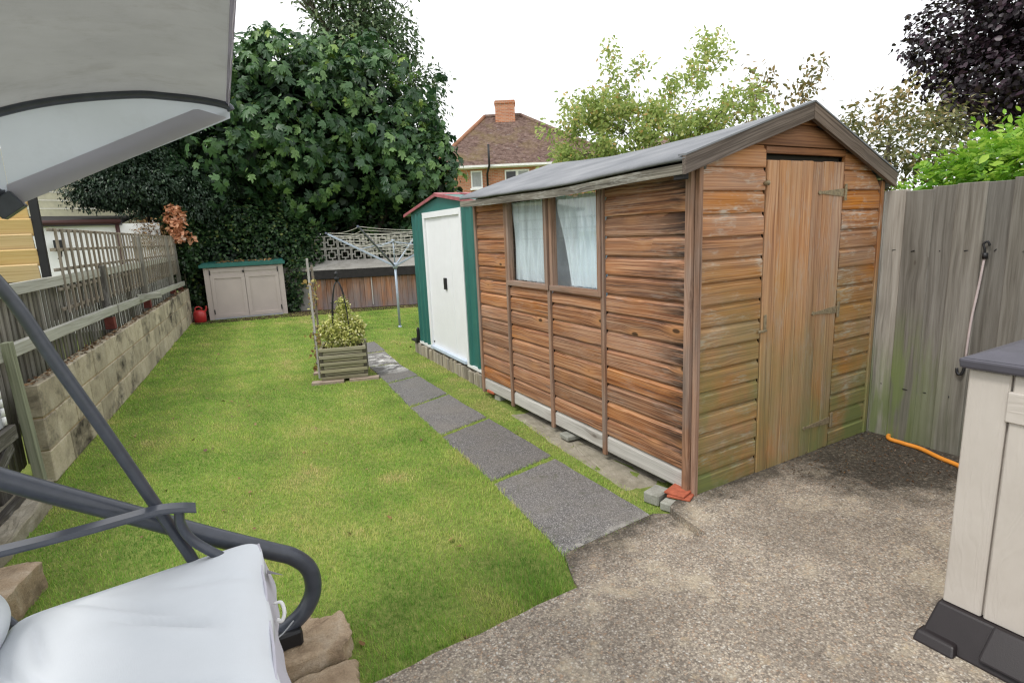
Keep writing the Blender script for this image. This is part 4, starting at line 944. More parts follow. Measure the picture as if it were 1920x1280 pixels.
v, f = prism([(q.x, q.y) for q in (bp_(0, -.44, 0), bp_(3.3, -.44, 0), bp_(3.3, -.56, 0), bp_(0, -.56, 0))], -.1, .998); mk('plinth', v, f, M_SCREEN, sw)

# ================================================================== ROTARY CLOTHES LINE
rd = thing('rotary_clothes_line', (3.16, 9.59, -.06), 'rotary clothes line with four blue grey arms standing open on the lawn', 'clothes line')
PX, PY = 3.16, 9.59
tube('pole', [(PX, PY, -.12), (PX, PY, 1.0)], .021, M_ALU, rd); tube('socket', [(PX, PY, -.1), (PX, PY, -.035)], .032, M_ALU, rd)
tube('hub', [(PX, PY, .96), (PX, PY, .985), (PX, PY, 1.03), (PX, PY, 1.06)], [.03, .045, .045, .03], M_ALU, rd)
tube('upper_pole', [(PX, PY, 1.05), (PX, PY, 1.44)], .013, M_ALU, rd); tube('pole_cap', [(PX, PY, 1.42), (PX, PY, 1.46)], .03, M_ALU, rd)
rgt = Vector((.95, -.312, 0)); fwd = Vector((.312, .95, 0))
arms = [rgt*-1.10+fwd*.48, rgt*-.48-fwd*1.10, rgt*1.10-fwd*.48, rgt*.48+fwd*1.10]
tips = []
for i, a in enumerate(arms):
    h0 = Vector((PX, PY, 1.0)); tip = Vector((PX, PY, 0))+a*1.02+UP*(1.60, 1.66, 1.60, 1.58)[i]; tips.append((h0, tip))
    d = (tip-h0).normalized(); beam('arm', h0+d*.04, tip, .022, .032, M_DARKARM if i == 1 else M_ALU, rd, UP, ch=.004)
    tube('arm_cap', [tip-d*.02, tip+d*.03], .019, M_DARKARM, rd, 8)
    mid = h0+(tip-h0)*.52; beam('strut', Vector((PX, PY, 1.42)), mid, .014, .014, M_ALU, rd, UP, ch=.002)
for j in range(9):
    t = .36+.62*j/8; pts = []
    for i in range(4):
        a = tips[i][0]+(tips[i][1]-tips[i][0])*t+UP*.022; b = tips[(i+1) % 4][0]+(tips[(i+1) % 4][1]-tips[(i+1) % 4][0])*t+UP*.022
        for q in np.linspace(0, 1, 7)[:-1]: pts.append(a+(b-a)*q-UP*(.028+.022*((j*5+i) % 3)/2)*4*q*(1-q))
    pts.append(pts[0]); tube('line', pts, .0036, M_LINE, rd, 5)

# ================================================================== PLANTER
pl0 = Vector((1.160, 6.385, 0)); pl1 = Vector((1.642, 6.240, 0)); pu = (pl1-pl0).normalized(); pn = Vector((pu.y, -pu.x, 0)); PW = (pl1-pl0).length; PD = .50
def pp_(u, d, z): return pl0+pu*u-pn*d+UP*z
pt = thing('planter', pp_(PW/2, PD/2, -.03), 'square weathered slatted wooden planter on the lawn', 'planter')
n9 = 9; ch_ = .0395; z0 = -.030
for i in range(n9):
    z = z0+ch_*(i+.5)
    if i % 2 == 0:
        for d in (.018, PD-.018): beam('slat', pp_(0, d, z), pp_(PW, d, z), ch_-.0035, .036, M_PLANT, pt, pn)
        for u in (.020, PW-.020): beam('slat', pp_(u, .038, z), pp_(u, PD-.038, z), ch_-.006, .030, M_PLANT, pt, pu)
    else:
        for u in (.018, PW-.018): beam('slat', pp_(u, .006, z), pp_(u, PD-.006, z), ch_-.0035, .036, M_PLANTD, pt, pu)
        for d in (.032, PD-.032): beam('slat', pp_(.038, d, z), pp_(PW-.038, d, z), ch_-.009, .030, M_PLANT, pt, pn)
v, f = prism([(q.x, q.y) for q in (pp_(.035, .035, 0), pp_(PW-.035, .035, 0), pp_(PW-.035, PD-.035, 0), pp_(.035, PD-.035, 0))], -.02, .27); mk('soil', v, f, M_SOIL, pt)
for (a, b, c_, d_, lab) in ((-.10, .24, -.07, .045, 'pinkish slab under the near left corner of the planter'), (.30, .62, -.045, .05, 'pinkish slab under the near right corner of the planter'), (-.13, .10, .42, .54, 'pinkish slab under the far left corner of the planter')):
    v, f = prism([(q.x, q.y) for q in (pp_(a, c_, 0), pp_(b, c_, 0), pp_(b, d_, 0), pp_(a, d_, 0))], -.07, -.032); tag(mk('paving_piece', v, f, M_SLABP), lab, 'paving slab', 'slabs under the planter')
ob = thing('obelisk', pp_(.26, .25, .27), 'black wire obelisk standing in the planter', 'plant support')
oc = pp_(.25, .24, 0)
for k in range(4):
    a = k*math.pi/2+.5; r = .13
    tube('leg', smooth_path([oc+Vector((math.cos(a)*r, math.sin(a)*r, .25)), oc+Vector((math.cos(a)*r*.85, math.sin(a)*r*.85, .72)), oc+Vector((math.cos(a)*.05, math.sin(a)*.05, .98)), oc+UP*1.04], 5), .0065, M_BLACK, ob, 6)
tube('finial', [oc+UP*1.03, oc+UP*1.06, oc+UP*1.075, oc+UP*1.09, oc+UP*1.11, oc+UP*1.13, oc+UP*1.15], [.008, .026, .028, .010, .020, .022, .004], M_BLACK, ob, 10)
for z in (.5, .8):
    r = .125*(1 if z < .6 else .72); tube('ring', [oc+Vector((math.cos(a)*r, math.sin(a)*r, z)) for a in np.linspace(0, 2*math.pi, 17)], .004, M_BLACK, ob, 5)
pr = thing('planter_trellis', pp_(-.02, .1, 0), 'tall narrow bleached trellis seen edge on at the left side of the planter', 'trellis')
def tq(d, z): return pp_(-.028, d, z)
beam('upright', tq(.12, -.03), tq(.12, 1.31), .030, .022, M_PALE, pr, pu); beam('upright', tq(.50, -.03), tq(.50, 1.22), .030, .022, M_TREL, pr, pu)
for z in np.linspace(.15, 1.18, 7): beam('lath', tq(.10, z)-pu*.018, tq(.52, z)-pu*.018, .024, .012, M_TREL, pr, pu)

# ================================================================== NEIGHBOURS AT LEFT
bg_ = thing('bungalow', (-1.4, 14, 0), 'white neighbouring bungalow with cream boarded gable behind the trellis', 'bungalow')
def wall4(name, a, b, z0, z1, t, mat, par):
    a, b = Vector(a), Vector(b); n = Vector((-(b-a).y, (b-a).x, 0)).normalized()*t; q = [a, b, b+n, a+n]
    v, f = prism([(p.x, p.y) for p in q], z0, z1); return mk(name, v, f, mat, par)
wall4('wall', (-3.6, 12.55, 0), (-.30, 13.55, 0), 0, 1.97, .2, M_RENDER, bg_)
wall4('gable_wall', (-4.5, 15.2, 0), (-.5, 16.6, 0), 0, 2.15, .2, M_CREAM, bg_)
for k in range(9): beam('gable_board', (-4.4, 15.12, 2.16+.17*k), (-.5+.0*k, 16.5, 2.16+.17*k), .165, .02, M_CREAM, bg_, Vector((.34, -.94, .12)))
vs = [(-3.7, 12.45, 2.00), (-.90, 13.30, 2.02), (-.8, 15.2, 2.20), (-4.0, 14.2, 2.20)]; vs += [(x, y, z-.05) for x, y, z in vs]
mk('porch_roof', vs, [[0, 1, 2, 3], [7, 6, 5, 4], [0, 4, 5, 1], [1, 5, 6, 2], [2, 6, 7, 3], [3, 7, 4, 0]], M_FELTB, bg_)
tube('gutter', [(-3.7, 12.38, 1.985), (-.92, 13.22, 2.005)], .045, M_GUTTER, bg_, 10); tube('downpipe', [(-.98, 13.24, 1.98), (-.98, 13.30, .2)], .035, M_GUTTER, bg_, 8)
beam('fascia', (-3.7, 12.42, 1.955), (-.9, 13.26, 1.965), .05, .02, M_LIDP, bg_, (.3, -1, 0))
wl_ = thing('wall_lamp', (-1.86, 12.95, 1.55), 'small black lantern on the white bungalow wall seen through the trellis', 'wall lamp')
box('lantern', (-1.93, 12.86, 1.50), (-1.80, 12.98, 1.70), M_BLACK, wl_); tube('bracket', [(-1.86, 13.04, 1.62), (-1.86, 12.92, 1.42), (-1.90, 12.9, 1.36)], .02, M_BLACK, wl_, 6)
ys = thing('boarded_shed', (-1.5, 6.4, 0), 'new yellow featheredge boarded shed wall with black corner trim over the left fence', 'shed')
for k in range(6):
    z = 1.27+k*.128
    vs = [(-2.6, 6.42, z), (-1.075-.0*k, 6.42, z), (-1.075, 6.40, z-.012), (-2.6, 6.36, z-.012), (-2.6, 6.395, z+.135), (-1.09, 6.425, z+.135), (-1.09, 6.44, z+.135), (-2.6, 6.44, z+.135)]
    p0 = Vector((-2.6, 6.40-.0, z+.06)); p1 = Vector((-1.085+.012*(k % 2)-.006, 6.40, z+.06)); beam('board', p0, p1, .150, .026, M_YEL, ys, (0, -1, -.34))
beam('corner_trim', (-1.055, 6.43, .9), (-1.045, 6.43, 2.25), .06, .07, M_BLACK, ys, (0, -1, 0)); wall4('shed_core', (-2.6, 6.46, 0), (-1.30, 6.46, 0), .0, 2.1, .8, M_DARKW, ys)

# ================================================================== HOUSE BEYOND
hA = Vector((12.65, 27.25, 0)); hB = Vector((18.6, 23.8, 0)); hu_ = (hB-hA).normalized(); hn = Vector((hu_.y, -hu_.x, 0)); HW = (hB-hA).length
hs = thing('brick_house', hA, 'red brick house with brown hipped tiled roof beyond the trees', 'house')
HD = 8.0; EZ = 4.80
def hp(u, d, z): return hA+hu_*u+hn*d+UP*z
Mh = Matrix((hu_, -hn, UP)).transposed().to_4x4()
def hbox(name, u0, u1, d0, d1, z0, z1, mat, par=hs):
    vs = [hp(u, d, z) for u in (u0, u1) for d in (d0, d1) for z in (z0, z1)]
    return mkf(name, vs, [[0, 1, 3, 2], [4, 6, 7, 5], [0, 4, 5, 1], [2, 3, 7, 6], [0, 2, 6, 4], [1, 5, 7, 3]], mat, par, Mh)
hbox('wall', -.9, HW+1.0, -HD, 0, 0, EZ, M_BRICK)
e = .35; r0, r1 = 1.35, 3.30; RZ = 7.75
hc = [hp(-.9-e, e, EZ), hp(HW+1+e, e, EZ), hp(HW+1+e, -HD-e, EZ), hp(-.9-e, -HD-e, EZ), hp(r0, -HD/2+.6, RZ), hp(r1, -HD/2+.6, RZ)]
rfm = mk('roof', hc, [[0, 1, 5, 4], [1, 2, 5], [2, 3, 4, 5], [3, 0, 4], [3, 2, 1, 0]], M_TILE, hs)
# tile courses: thin stepped strips up the front slope and left hip
nC = 40
for c in range(nC):
    t0, t1 = c/nC, (c+.96)/nC; up = Vector((0, 0, .035))
    def L(a, b, t): return a+(b-a)*t
    for ia, ib, ja, jb in ((0, 1, 4, 5), (3, 0, 4, 4), (1, 2, 5, 5)):
        a0, b0 = L(hc[ia], hc[ja], t0), L(hc[ib], hc[jb], t0); a1, b1 = L(hc[ia], hc[ja], t1), L(hc[ib], hc[jb], t1)
        mk('tile_course', [a0+up, b0+up, b1+up*.2, a1+up*.2, a0, b0], [[0, 1, 2, 3], [4, 5, 1, 0]], M_TILE, rfm)
for a, b in ((0, 4), (1, 5), (4, 5)):
    tube('hip_tiles' if a != 4 or b != 5 else 'ridge_tiles', [hc[a]+UP*.04, hc[b]+UP*.04], .11, plain('hip_tile_clay', (.30, .15, .09), .85, .2, 0, .25, 3) if a == 0 else M_TILE, rfm, 8)
chim = hbox('chimney', 1.95, 3.02, -3.9, -2.9, 6.95, 8.50, M_BRICK, rfm)
hbox('chimney_cap', 1.91, 3.06, -3.94, -2.86, 8.33, 8.44, M_BRICK, rfm)
hbox('lead_flashing', 1.88, 3.10, -3.95, -2.72, 7.0, 7.2, M_LEAD, rfm)
hbox('soffit', -1.2, HW+1.3, .0, e, EZ-.14, EZ-.01, M_UPVC); hbox('gutter', -1.2, HW+1.3, e, e+.10, EZ-.10, EZ+.0, M_UPVC)
for u0, u1, z0, z1 in ((.64, 1.22, 3.72, 4.58), (2.36, 3.60, 3.72, 4.55)):
    w = hbox('window', u0, u1, -.02, .04, z0, z1, M_UPVC); n = 1 if u1-u0 < 1 else 2
    for q in range(n):
        a = u0+.07+q*(u1-u0)/n; b = u0+(q+1)*(u1-u0)/n-.07
        hbox('pane', a, b, .041, .05, z0+.08, z1-.08, M_PANE if False else M_LIDP if (n == 2 and q == 0) else M_LEAD, w)
    hbox('sill', u0-.05, u1+.05, .0, .12, z0-.08, z0-.001, M_UPVC, w)
tube('drainpipe', [hp(1.48, .15, 0), hp(1.48, .15, 4.4), hp(1.62, .55, 4.75), hp(1.62, .6, 5.75)], .055, M_BLACK, hs, 8)
# aerial wires are too fine to read; second roof glimpsed at right of the cherry tree
h2 = thing('distant_house', (22, 21, 0), 'grey roofed house almost hidden behind the cherry tree', 'house')
v, f = prism([(19.6, 22.2), (25.5, 17.5), (29, 22), (23, 26.6)], 0, 4.6); mk('wall', v, f, M_BRICK, h2)
vs = [(19.3, 22.2, 4.6), (25.6, 17.2, 4.6), (29.3, 22, 4.6), (23, 27, 4.6), (22.2, 23.5, 6.0), (26, 20.3, 6.0)]
mk('roof', vs, [[0, 1, 5, 4], [1, 2, 5], [2, 3, 4, 5], [3, 0, 4], [3, 2, 1, 0]], M_TILE, h2)

# ================================================================== SWING SEAT
ss = thing('swing_seat', (-.2, 1.3, 0), 'garden swing seat with dark tubular frame and grey canopy in the left foreground', 'swing seat')
rot = math.radians(3.1)
def sxy(x, y, z, yref=2.1):          # the swing stands turned by a few degrees
    d = y-yref; return Vector((x+math.tan(rot)*d, y, z))
YN = .28
def leg_path(Y): return [sxy(x, Y, z) for x, z in ((.02, .055), (.10, .062), (.165, .080), (.232, .128), (.268, .20), (.262, .285), (.214, .352), (.14, .402), (-.05, .525), (-.236, .652), (-.541, .861), (-.85, 1.10), (-.98, 1.32), (-.93, 1.60))]
for Y in (2.1, YN): tube('frame_leg', smooth_path(leg_path(Y), 6), .031, M_TUBE, ss, 14)
for Y in (2.1, YN):
    tube('rear_leg', smooth_path([sxy(-.85, Y, 1.10), sxy(-1.05, Y, .7), sxy(-1.2, Y, .3), sxy(-1.22, Y, .02)], 5), .028, M_TUBE, ss, 12)
    box('foot_pad', sxy(.10, Y-.055, .022), sxy(.205, Y+.045, .085), M_BLACK, ss, .008)
tube('foot_wire', smooth_path([sxy(.06, 2.06, .075), sxy(.13, 2.05, .088), sxy(.185, 2.06, .125)], 4), .003, M_LEAD, ss, 6)
tube('base_bar', [sxy(.03, 2.1, .055), sxy(.03, YN, .055)], .026, M_TUBE, ss)
tube('top_bar', [sxy(-.93, 2.1, 1.60), sxy(-.93, YN, 1.60)], .028, M_TUBE, ss); tube('hub_bar', [sxy(-.40, 2.12, 1.655), sxy(-.93, 2.1, 1.60)], .022, M_TUBE, ss)
for Y in (2.03, YN+.07):
    tube('hanger', smooth_path([sxy(-.58, Y, 1.66), sxy(-.435, Y, 1.424), sxy(-.346, Y, 1.187), sxy(-.247, Y, .919), sxy(-.170, Y, .70), sxy(-.105, Y, .514), sxy(-.08, Y, .43)], 5), .018, M_TUBE, ss, 12, 1.35, upv=(1, 0, 0))
for Y in (1.97, YN+.12):
    path_ = smooth_path([sxy(-.80, Y, .70), sxy(-.541, Y, .697), sxy(-.361, Y, .700), sxy(-.24, Y, .706), sxy(-.16, Y, .709), sxy(-.10, Y, .700), sxy(-.058, Y, .688)], 5)
    vs = []; 
    for q in path_:
        q = Vector(q); vs += [q+Vector((0, a, b)) for a, b in ((-.024, -.010), (.024, -.010), (.026, -.004), (.022, .007), (-.022, .007), (-.026, -.004))]
    n = len(path_); fs = [[i*6+j, i*6+(j+1) % 6, (i+1)*6+(j+1) % 6, (i+1)*6+j] for i in range(n-1) for j in range(6)]+[[5, 4, 3, 2, 1, 0], [(n-1)*6+j for j in range(6)]]
    mk('armrest', vs, fs, M_TUBE, ss)
    tube('arm_support', smooth_path([sxy(-.105, Y+.01, .690), sxy(-.108, Y+.02, .635), sxy(-.085, Y+.02, .575), sxy(-.03, Y+.01, .515), sxy(.03, Y, .46)], 6), .015, M_TUBE, ss, 10, 1.4)
for x, z in ((.06, .425), (-.52, .385)): tube('seat_rail', [sxy(x, 2.0, z), sxy(x, YN+.1, z)], .016, M_TUBE, ss)
for Y in (2.0, YN+.1): tube('seat_side', [sxy(.06, Y, .425), sxy(-.52, Y, .385), sxy(-.80, Y, .95)], .016, M_TUBE, ss)
# canopy: arched end tubes, stretched roof fabric, end panel with hem
ARC = [(.197, 1.915), (.186, 1.929), (.119, 1.940), (.03, 1.945), (-.061, 1.944), (-.23, 1.918), (-.376, 1.876), (-.55, 1.80), (-.72, 1.70), (-.85, 1.60), (-.93, 1.50)]
for Y in (2.1, YN+.1): tube('canopy_arch', smooth_path([sxy(x, Y, z) for x, z in ARC], 5), .0115, M_TUBE, ss, 10)
hubp = (-.393, 1.640)
for Y in (2.1, YN+.1):
    tube('canopy_strut', [sxy(hubp[0], Y+.028, hubp[1]+.02), sxy(.185, Y+.028, 1.915)], .0095, M_TUBE, ss, 8)
    tube('canopy_strut', [sxy(hubp[0], Y, hubp[1]), sxy(-.56, Y, 1.80)], .016, M_TUBE, ss, 8)
    beam('strut_clip', sxy(-.425, Y, 1.612), sxy(-.372, Y, 1.650), .05, .045, M_TUBE, ss, (0, 1, 0))
tube('front_seam', [sxy(.190, 2.118, 1.938), sxy(.190, YN+.08, 1.938)], .0055, M_CHEM, ss)
arcS = smooth_path([(x, 0, z) for x, z in ARC[1:]], 6)
def canfn(s, t):
    i = s*(len(arcS)-1); a = int(min(i, len(arcS)-2)); q = arcS[a]*(1-(i-a))+arcS[a+1]*(i-a)
    y = 2.125+(YN+.07-2.125)*t
    sg = -.020*math.sin(math.pi*t)*math.sin(math.pi*min(1, s*1.02))
    wr = .0035*math.sin(26*t+13*s+1.5*math.sin(5*s))*math.exp(-((t-.2)/.4)**2)+.0025*math.sin(15*(t*.9+s*1.3))+.0010*math.sin(52*t+18*s)
    return tuple(sxy(q[0], y, q[2]+.0125+(sg+wr)*(1-math.exp(-t/.04))))
grid_mesh('canopy_roof', canfn, 60, 90, M_CANOPY, ss)
def valfn(s, t): return tuple(sxy(.190+.001*math.sin(s*40), 2.125+(YN+.07-2.125)*s, 1.941-.018*t))
grid_mesh('canopy_valance', valfn, 50, 4, M_CHEM, ss)
for Y in (2.112,):
    def epf(s, t):      # from hub to the front corner along s, up to the arch along t
        x = hubp[0]+(.192-hubp[0])*s; zb = hubp[1]+(1.906-hubp[1])*s-.012
        zt = float(np.interp(x, [q[0] for q in arcS][::-1], [q[2] for q in arcS][::-1])); return tuple(sxy(x, Y+.004*math.sin(s*9+t*3), zb+(zt-zb)*t))
    grid_mesh('end_panel', epf, 40, 10, M_CPANEL, ss)
    def hf(s, t):
        x = hubp[0]+(.178-hubp[0])*s; zb = hubp[1]+(1.906-hubp[1])*s-.016; return tuple(sxy(x, Y-.012+.003*math.sin(s*6), zb+(.062 if s < .85 else .062*(1-s)/.15+.004)*t))
    grid_mesh('hem', hf, 40, 4, M_CHEM, ss)
    grid_mesh('rear_end_panel', lambda s, t: tuple(sxy(hubp[0]-.5*s, Y, (hubp[1]-.10*s)+(.23+.0*s-.12*s)*t)), 10, 6, M_CPANEL, ss)
# cushions
def cushion(name, P00, P10, P01, P11, th, mat, label, creases, seed=0):
    P00, P10, P01, P11 = map(Vector, (P00, P10, P01, P11)); N, Mm = 60, 90
    nrm = (P10-P00).cross(P01-P00).normalized(); nrm = nrm if nrm.z > -.2 else -nrm
    if nrm.z < 0: nrm = -nrm
    def sh(s, t, side):
        s0, t0 = s, t; es = min(s, 1-s)*2; et = min(t, 1-t)*2
        puff = (1-(1-min(1, es*3.2))**2.2)*(1-(1-min(1, et*3.8))**2.2)
        cr_ = 0
        for (cs, ct, ang, ln, dp) in creases:
            ds, dt = (s-cs), (t-ct)*1.6; a = ds*math.cos(ang)+dt*math.sin(ang); b = -ds*math.sin(ang)+dt*math.cos(ang)
            cr_ -= 1.9*dp*math.exp(-(b/.015)**2)*math.exp(-(a/ln)**4); cr_ += 1.0*dp*math.exp(-((b-.045)/.035)**2)*math.exp(-(a/ln)**4)
        und = .004*math.sin(7*s+3*t+seed)+.003*math.sin(15*t+4*s+seed)
        edge = .005*math.sin(30*t+seed) if s > .97 or s < .03 else 0
        s = .5+(s0-.5)*(1-.07*abs(2*t0-1)**40-.003*(1+math.sin(t0*37+seed))*abs(2*s0-1)**8); t = .5+(t0-.5)*(1-.022*abs(2*s0-1)**16)
        p = P00+(P10-P00)*s+(P01-P00)*t+(P11-P10-P01+P00)*s*t
        return p+nrm*(th*(.5+.5*puff)*(1 if side > 0 else -.35)+(cr_+und)*puff*(side > 0))+(P10-P00).normalized()*edge
    vs = [sh(i/(N-1), j/(Mm-1), 1) for j in range(Mm) for i in range(N)]+[sh(i/(N-1), j/(Mm-1), -1) for j in range(Mm) for i in range(N)]
    K = N*Mm; fs = [[j*N+i, j*N+i+1, (j+1)*N+i+1, (j+1)*N+i] for j in range(Mm-1) for i in range(N-1)]
    fs += [[K+q for q in f_][::-1] for f_ in fs]
    rim = [i for i in range(N)]+[j*N+N-1 for j in range(1, Mm)]+[(Mm-1)*N+i for i in range(N-2, -1, -1)]+[j*N for j in range(Mm-2, 0, -1)]
    fs += [[rim[i], K+rim[i], K+rim[(i+1) % len(rim)], rim[(i+1) % len(rim)]] for i in range(len(rim))]
    o = mk(name, vs, fs, mat, None, smooth=True); return tag(o, label, 'cushion')
seat = cushion('seat_cushion', sxy(-.56, 2.02, .420), sxy(.112, 2.02, .462), sxy(-.56, YN+.1, .420), sxy(.112, YN+.1, .462), .075, M_CUSH, 'pale blue grey padded seat cushion on the swing seat',
               [(.45, .12, .55, .25, .010), (.62, .22, .5, .22, .012), (.30, .30, .7, .25, .010), (.6, .38, .35, .3, .012), (.80, .14, .3, .18, .006), (.75, .5, .5, .25, .010), (.2, .16, 1.1, .12, .008), (.4, .48, .6, .25, .01), (.5, .65, .5, .3, .01)])
back = cushion('back_cushion', sxy(-.61, 2.03, .44), sxy(-.90, 2.03, .98), sxy(-.61, YN+.1, .44), sxy(-.90, YN+.1, .98), .15, M_CUSH, 'pale blue grey back cushion at the rear of the swing seat',
               [(.3, .2, .3, .3, .01), (.5, .5, .4, .3, .01)], 2)
def skirt(s, t):    # folded side flap of the seat cushion at its front
    y = 1.99+(YN+.12-1.99)*s
    return tuple(sxy(.099+.034*t+.006*math.sin(s*21)*t+.003*math.sin(s*55)*t, y, .500-.14*t-.008*math.sin(s*13)*t))
sk = grid_mesh('seat_flap', skirt, 80, 8, M_CUSHS); sk.parent = seat; sk.matrix_basis = WM[seat.name].inverted() @ WM[sk.name]
def tri(s, t):
    y = 1.86+.10*(t-.5)*(1-s); return tuple(sxy(.118+.05*s, y, .46-.03*s-.07*(t-.5)*(1-s)))
tt = grid_mesh('loose_corner', tri, 8, 8, M_CUSHS); tt.parent = seat; tt.matrix_basis = WM[seat.name].inverted() @ WM[tt.name]
tg = tube('tie', smooth_path([sxy(.125, 1.72, .43), sxy(.145, 1.71, .432), sxy(.150, 1.69, .41), sxy(.140, 1.675, .395), sxy(.126, 1.68, .40)], 5), .0035, M_STRAP, seat, 8, 1.8)
tg = tube('tie', smooth_path([sxy(.135, 1.30, .40), sxy(.170, 1.29, .41), sxy(.180, 1.25, .37), sxy(.150, 1.22, .35)], 5), .0035, M_STRAP, seat, 8, 1.8)
o = rock('stone_slab', [(-.12, 1.98), (.33, 1.97), (.375, 2.03), (.385, 2.18), (.33, 2.165), (.24, 2.22), (-.12, 2.22)], -.10, .018, M_SAND, amp=.010); tag(o, 'broken sandstone slab under the black foot of the swing seat', 'stone slab')
o = rock('stone_slab', [(-.12, 1.74), (.335, 1.75), (.372, 1.95), (.10, 1.93), (-.12, 1.96)], -.10, -.030, M_SAND, amp=.010); tag(o, 'lower sandstone slab between the patio edge and the swing seat foot', 'stone slab')

# ================================================================== FOLIAGE
def unit(a): return a/np.maximum(1e-9, np.linalg.norm(a, axis=-1, keepdims=True))
def frames(nrm, tang):
    n = unit(nrm); t = tang-n*(tang*n).sum(1, keepdims=True); t = unit(t); b = np.cross(t, n); return np.stack([b, t, n], -1)   # columns: local x,y,z
T_SIMPLE = (np.array([(0, 0, 0), (.22, .35, .06), (.20, .7, .04), (0, 1, -.08), (-.20, .7, .04), (-.22, .35, .06), (0, .5, -.02)]), [(0, 1, 6), (1, 2, 6), (2, 3, 6), (3, 4, 6), (4, 5, 6), (5, 0, 6)])
T_QUAD = (np.array([(0, 0, 0), (.26, .5, .07), (0, 1, -.06), (-.26, .5, .07)]), [(0, 1, 2), (0, 2, 3)])
T_ROUND = (np.array([(0, 0, 0), (.40, .15, .05), (.42, .6, .03), (0, 1, -.1), (-.42, .6, .03), (-.40, .15, .05)]), [(0, 1, 2), (0, 2, 3), (0, 3, 4), (0, 4, 5)])
def fig_template(v=0):
    r = np.random.RandomState(100+v); pts = [(0, 0, 0)]
    outl = [(-20, .28), (8, .50), (24, .56), (36, .46), (45, .76), (54, .86), (64, .78), (71, .58), (79, .84), (90, 1.0), (101, .84), (109, .58), (116, .78), (126, .86), (135, .76), (144, .46), (156, .56), (172, .50), (200, .28)]
    for a, q in outl:
        q *= r.uniform(.9, 1.1); a = math.radians(a+r.uniform(-4, 4)); x, y = math.cos(a)*q*.72, math.sin(a)*q*.80+.12; pts.append((x, y, -.16*q*q+.10*abs(math.cos(a))*q))
    pts = [(x, y, z-.14*(x*x*1.6+y*y)) for x, y, z in pts]
    pts[0] = (0, .10, .02); n = len(pts); fs = [(0, i, i+1) for i in range(1, n-1)]+[(0, n-1, 1)]
    return np.array(pts), fs
FIGT = [fig_template(v) for v in range(6)]
def leaves(name, tm, P, nrm, tang, size, rnd, mat, parent=None, kind=None):
    tv, tf = tm; tf = np.array(tf); N = len(P); k = len(tv)
    Rm = frames(nrm, tang); v = np.einsum('nij,kj->nki', Rm, tv)*size[:, None, None]+P[:, None, :]
    f_ = (tf[None]+(np.arange(N)*k)[:, None, None]).reshape(-1, tf.shape[1])
    o = mk(name, v.reshape(-1, 3), f_.astype(np.int32), mat, parent, False, np.repeat(rnd, k))
    if kind: o['kind'] = kind
    return o
CAMP = np.array([0, 0, 1.5])
def blob(ells, N, lump=.12, inner=.55, seed=0, up=.3):
    """points and outward normals in the outer shells of a set of ellipsoids (cx,cy,cz,rx,ry,rz)"""
    r = np.random.RandomState(seed); Ps, Ns, Ds = [], [], []
    ar = np.array([e[3]*e[5]+e[4]*e[5] for e in ells]); cnt = (N*ar/ar.sum()).astype(int)
    for e, c in zip(ells, cnt):
        d = unit(r.normal(size=(c, 3))); ph = r.uniform(0, 6, 3)
        lm = 1+lump*(np.sin(d[:, 0]*5+ph[0])*np.cos(d[:, 1]*6+ph[1])+.6*np.sin(d[:, 2]*9+d[:, 0]*7+ph[2]))
        q = inner+(1-inner)*r.uniform(0, 1, c)**.45
        Ps.append(np.array(e[:3])+d*np.array(e[3:])*(lm*q)[:, None]); Ns.append(unit(d/np.array(e[3:]))); Ds.append(q)
    return np.concatenate(Ps), np.concatenate(Ns), np.concatenate(Ds)
def simple_foliage(name, ells, N, tm, size, mat, parent, seed, lump=.15, inner=.6, droop=.3, jit=.7, rndpow=1.0, lo=0.):
    P, Nn, q = blob(ells, N, lump, inner, seed); r = np.random.RandomState(seed+1); N = len(P)
    nrm = Nn*.6+np.array([0, 0, .6])+r.normal(size=(N, 3))*jit*.6; tg_ = Nn+np.array([0, 0, -droop])+r.normal(size=(N, 3))*jit
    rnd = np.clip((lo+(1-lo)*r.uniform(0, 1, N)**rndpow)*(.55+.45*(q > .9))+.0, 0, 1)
    return leaves(name, tm, P, nrm, tg_, size*r.uniform(.65, 1.25, N), rnd, mat, parent, 'stuff')
def grow(base, d0, L, r0, depth, rr, spread=.5, up=.15, nseg=5, kids=3, shrink=.68, tips=None, tubes=None, leafd=2):
    p = np.array(base, float); d = np.array(d0, float); pts = [p.copy()]; rad = [r0]
    for i in range(nseg):
        d = d+rr.normal(size=3)*.12+np.array([0, 0, up])*.2; d /= np.linalg.norm(d); p = p+d*L/nseg; pts.append(p.copy()); rad.append(r0*(1-.45*(i+1)/nseg))
        if depth <= leafd: tips.append((p.copy(), d.copy()))
    tubes.append(tube_data(pts, rad, 6 if r0 > .01 else 4))
    if depth == 0: return
    for k in range(kids):
        i = rr.randint(max(1, nseg//2), nseg+1) if k else nseg
        a = rr.normal(size=3); a -= d*(a@d); a /= np.linalg.norm(a); nd = d+a*spread*rr.uniform(.6, 1.4); nd /= np.linalg.norm(nd)
        grow(pts[i], nd, L*shrink*rr.uniform(.8, 1.15), rad[i]*.7, depth-1, rr, spread, up, nseg, kids, shrink, tips, tubes, leafd)
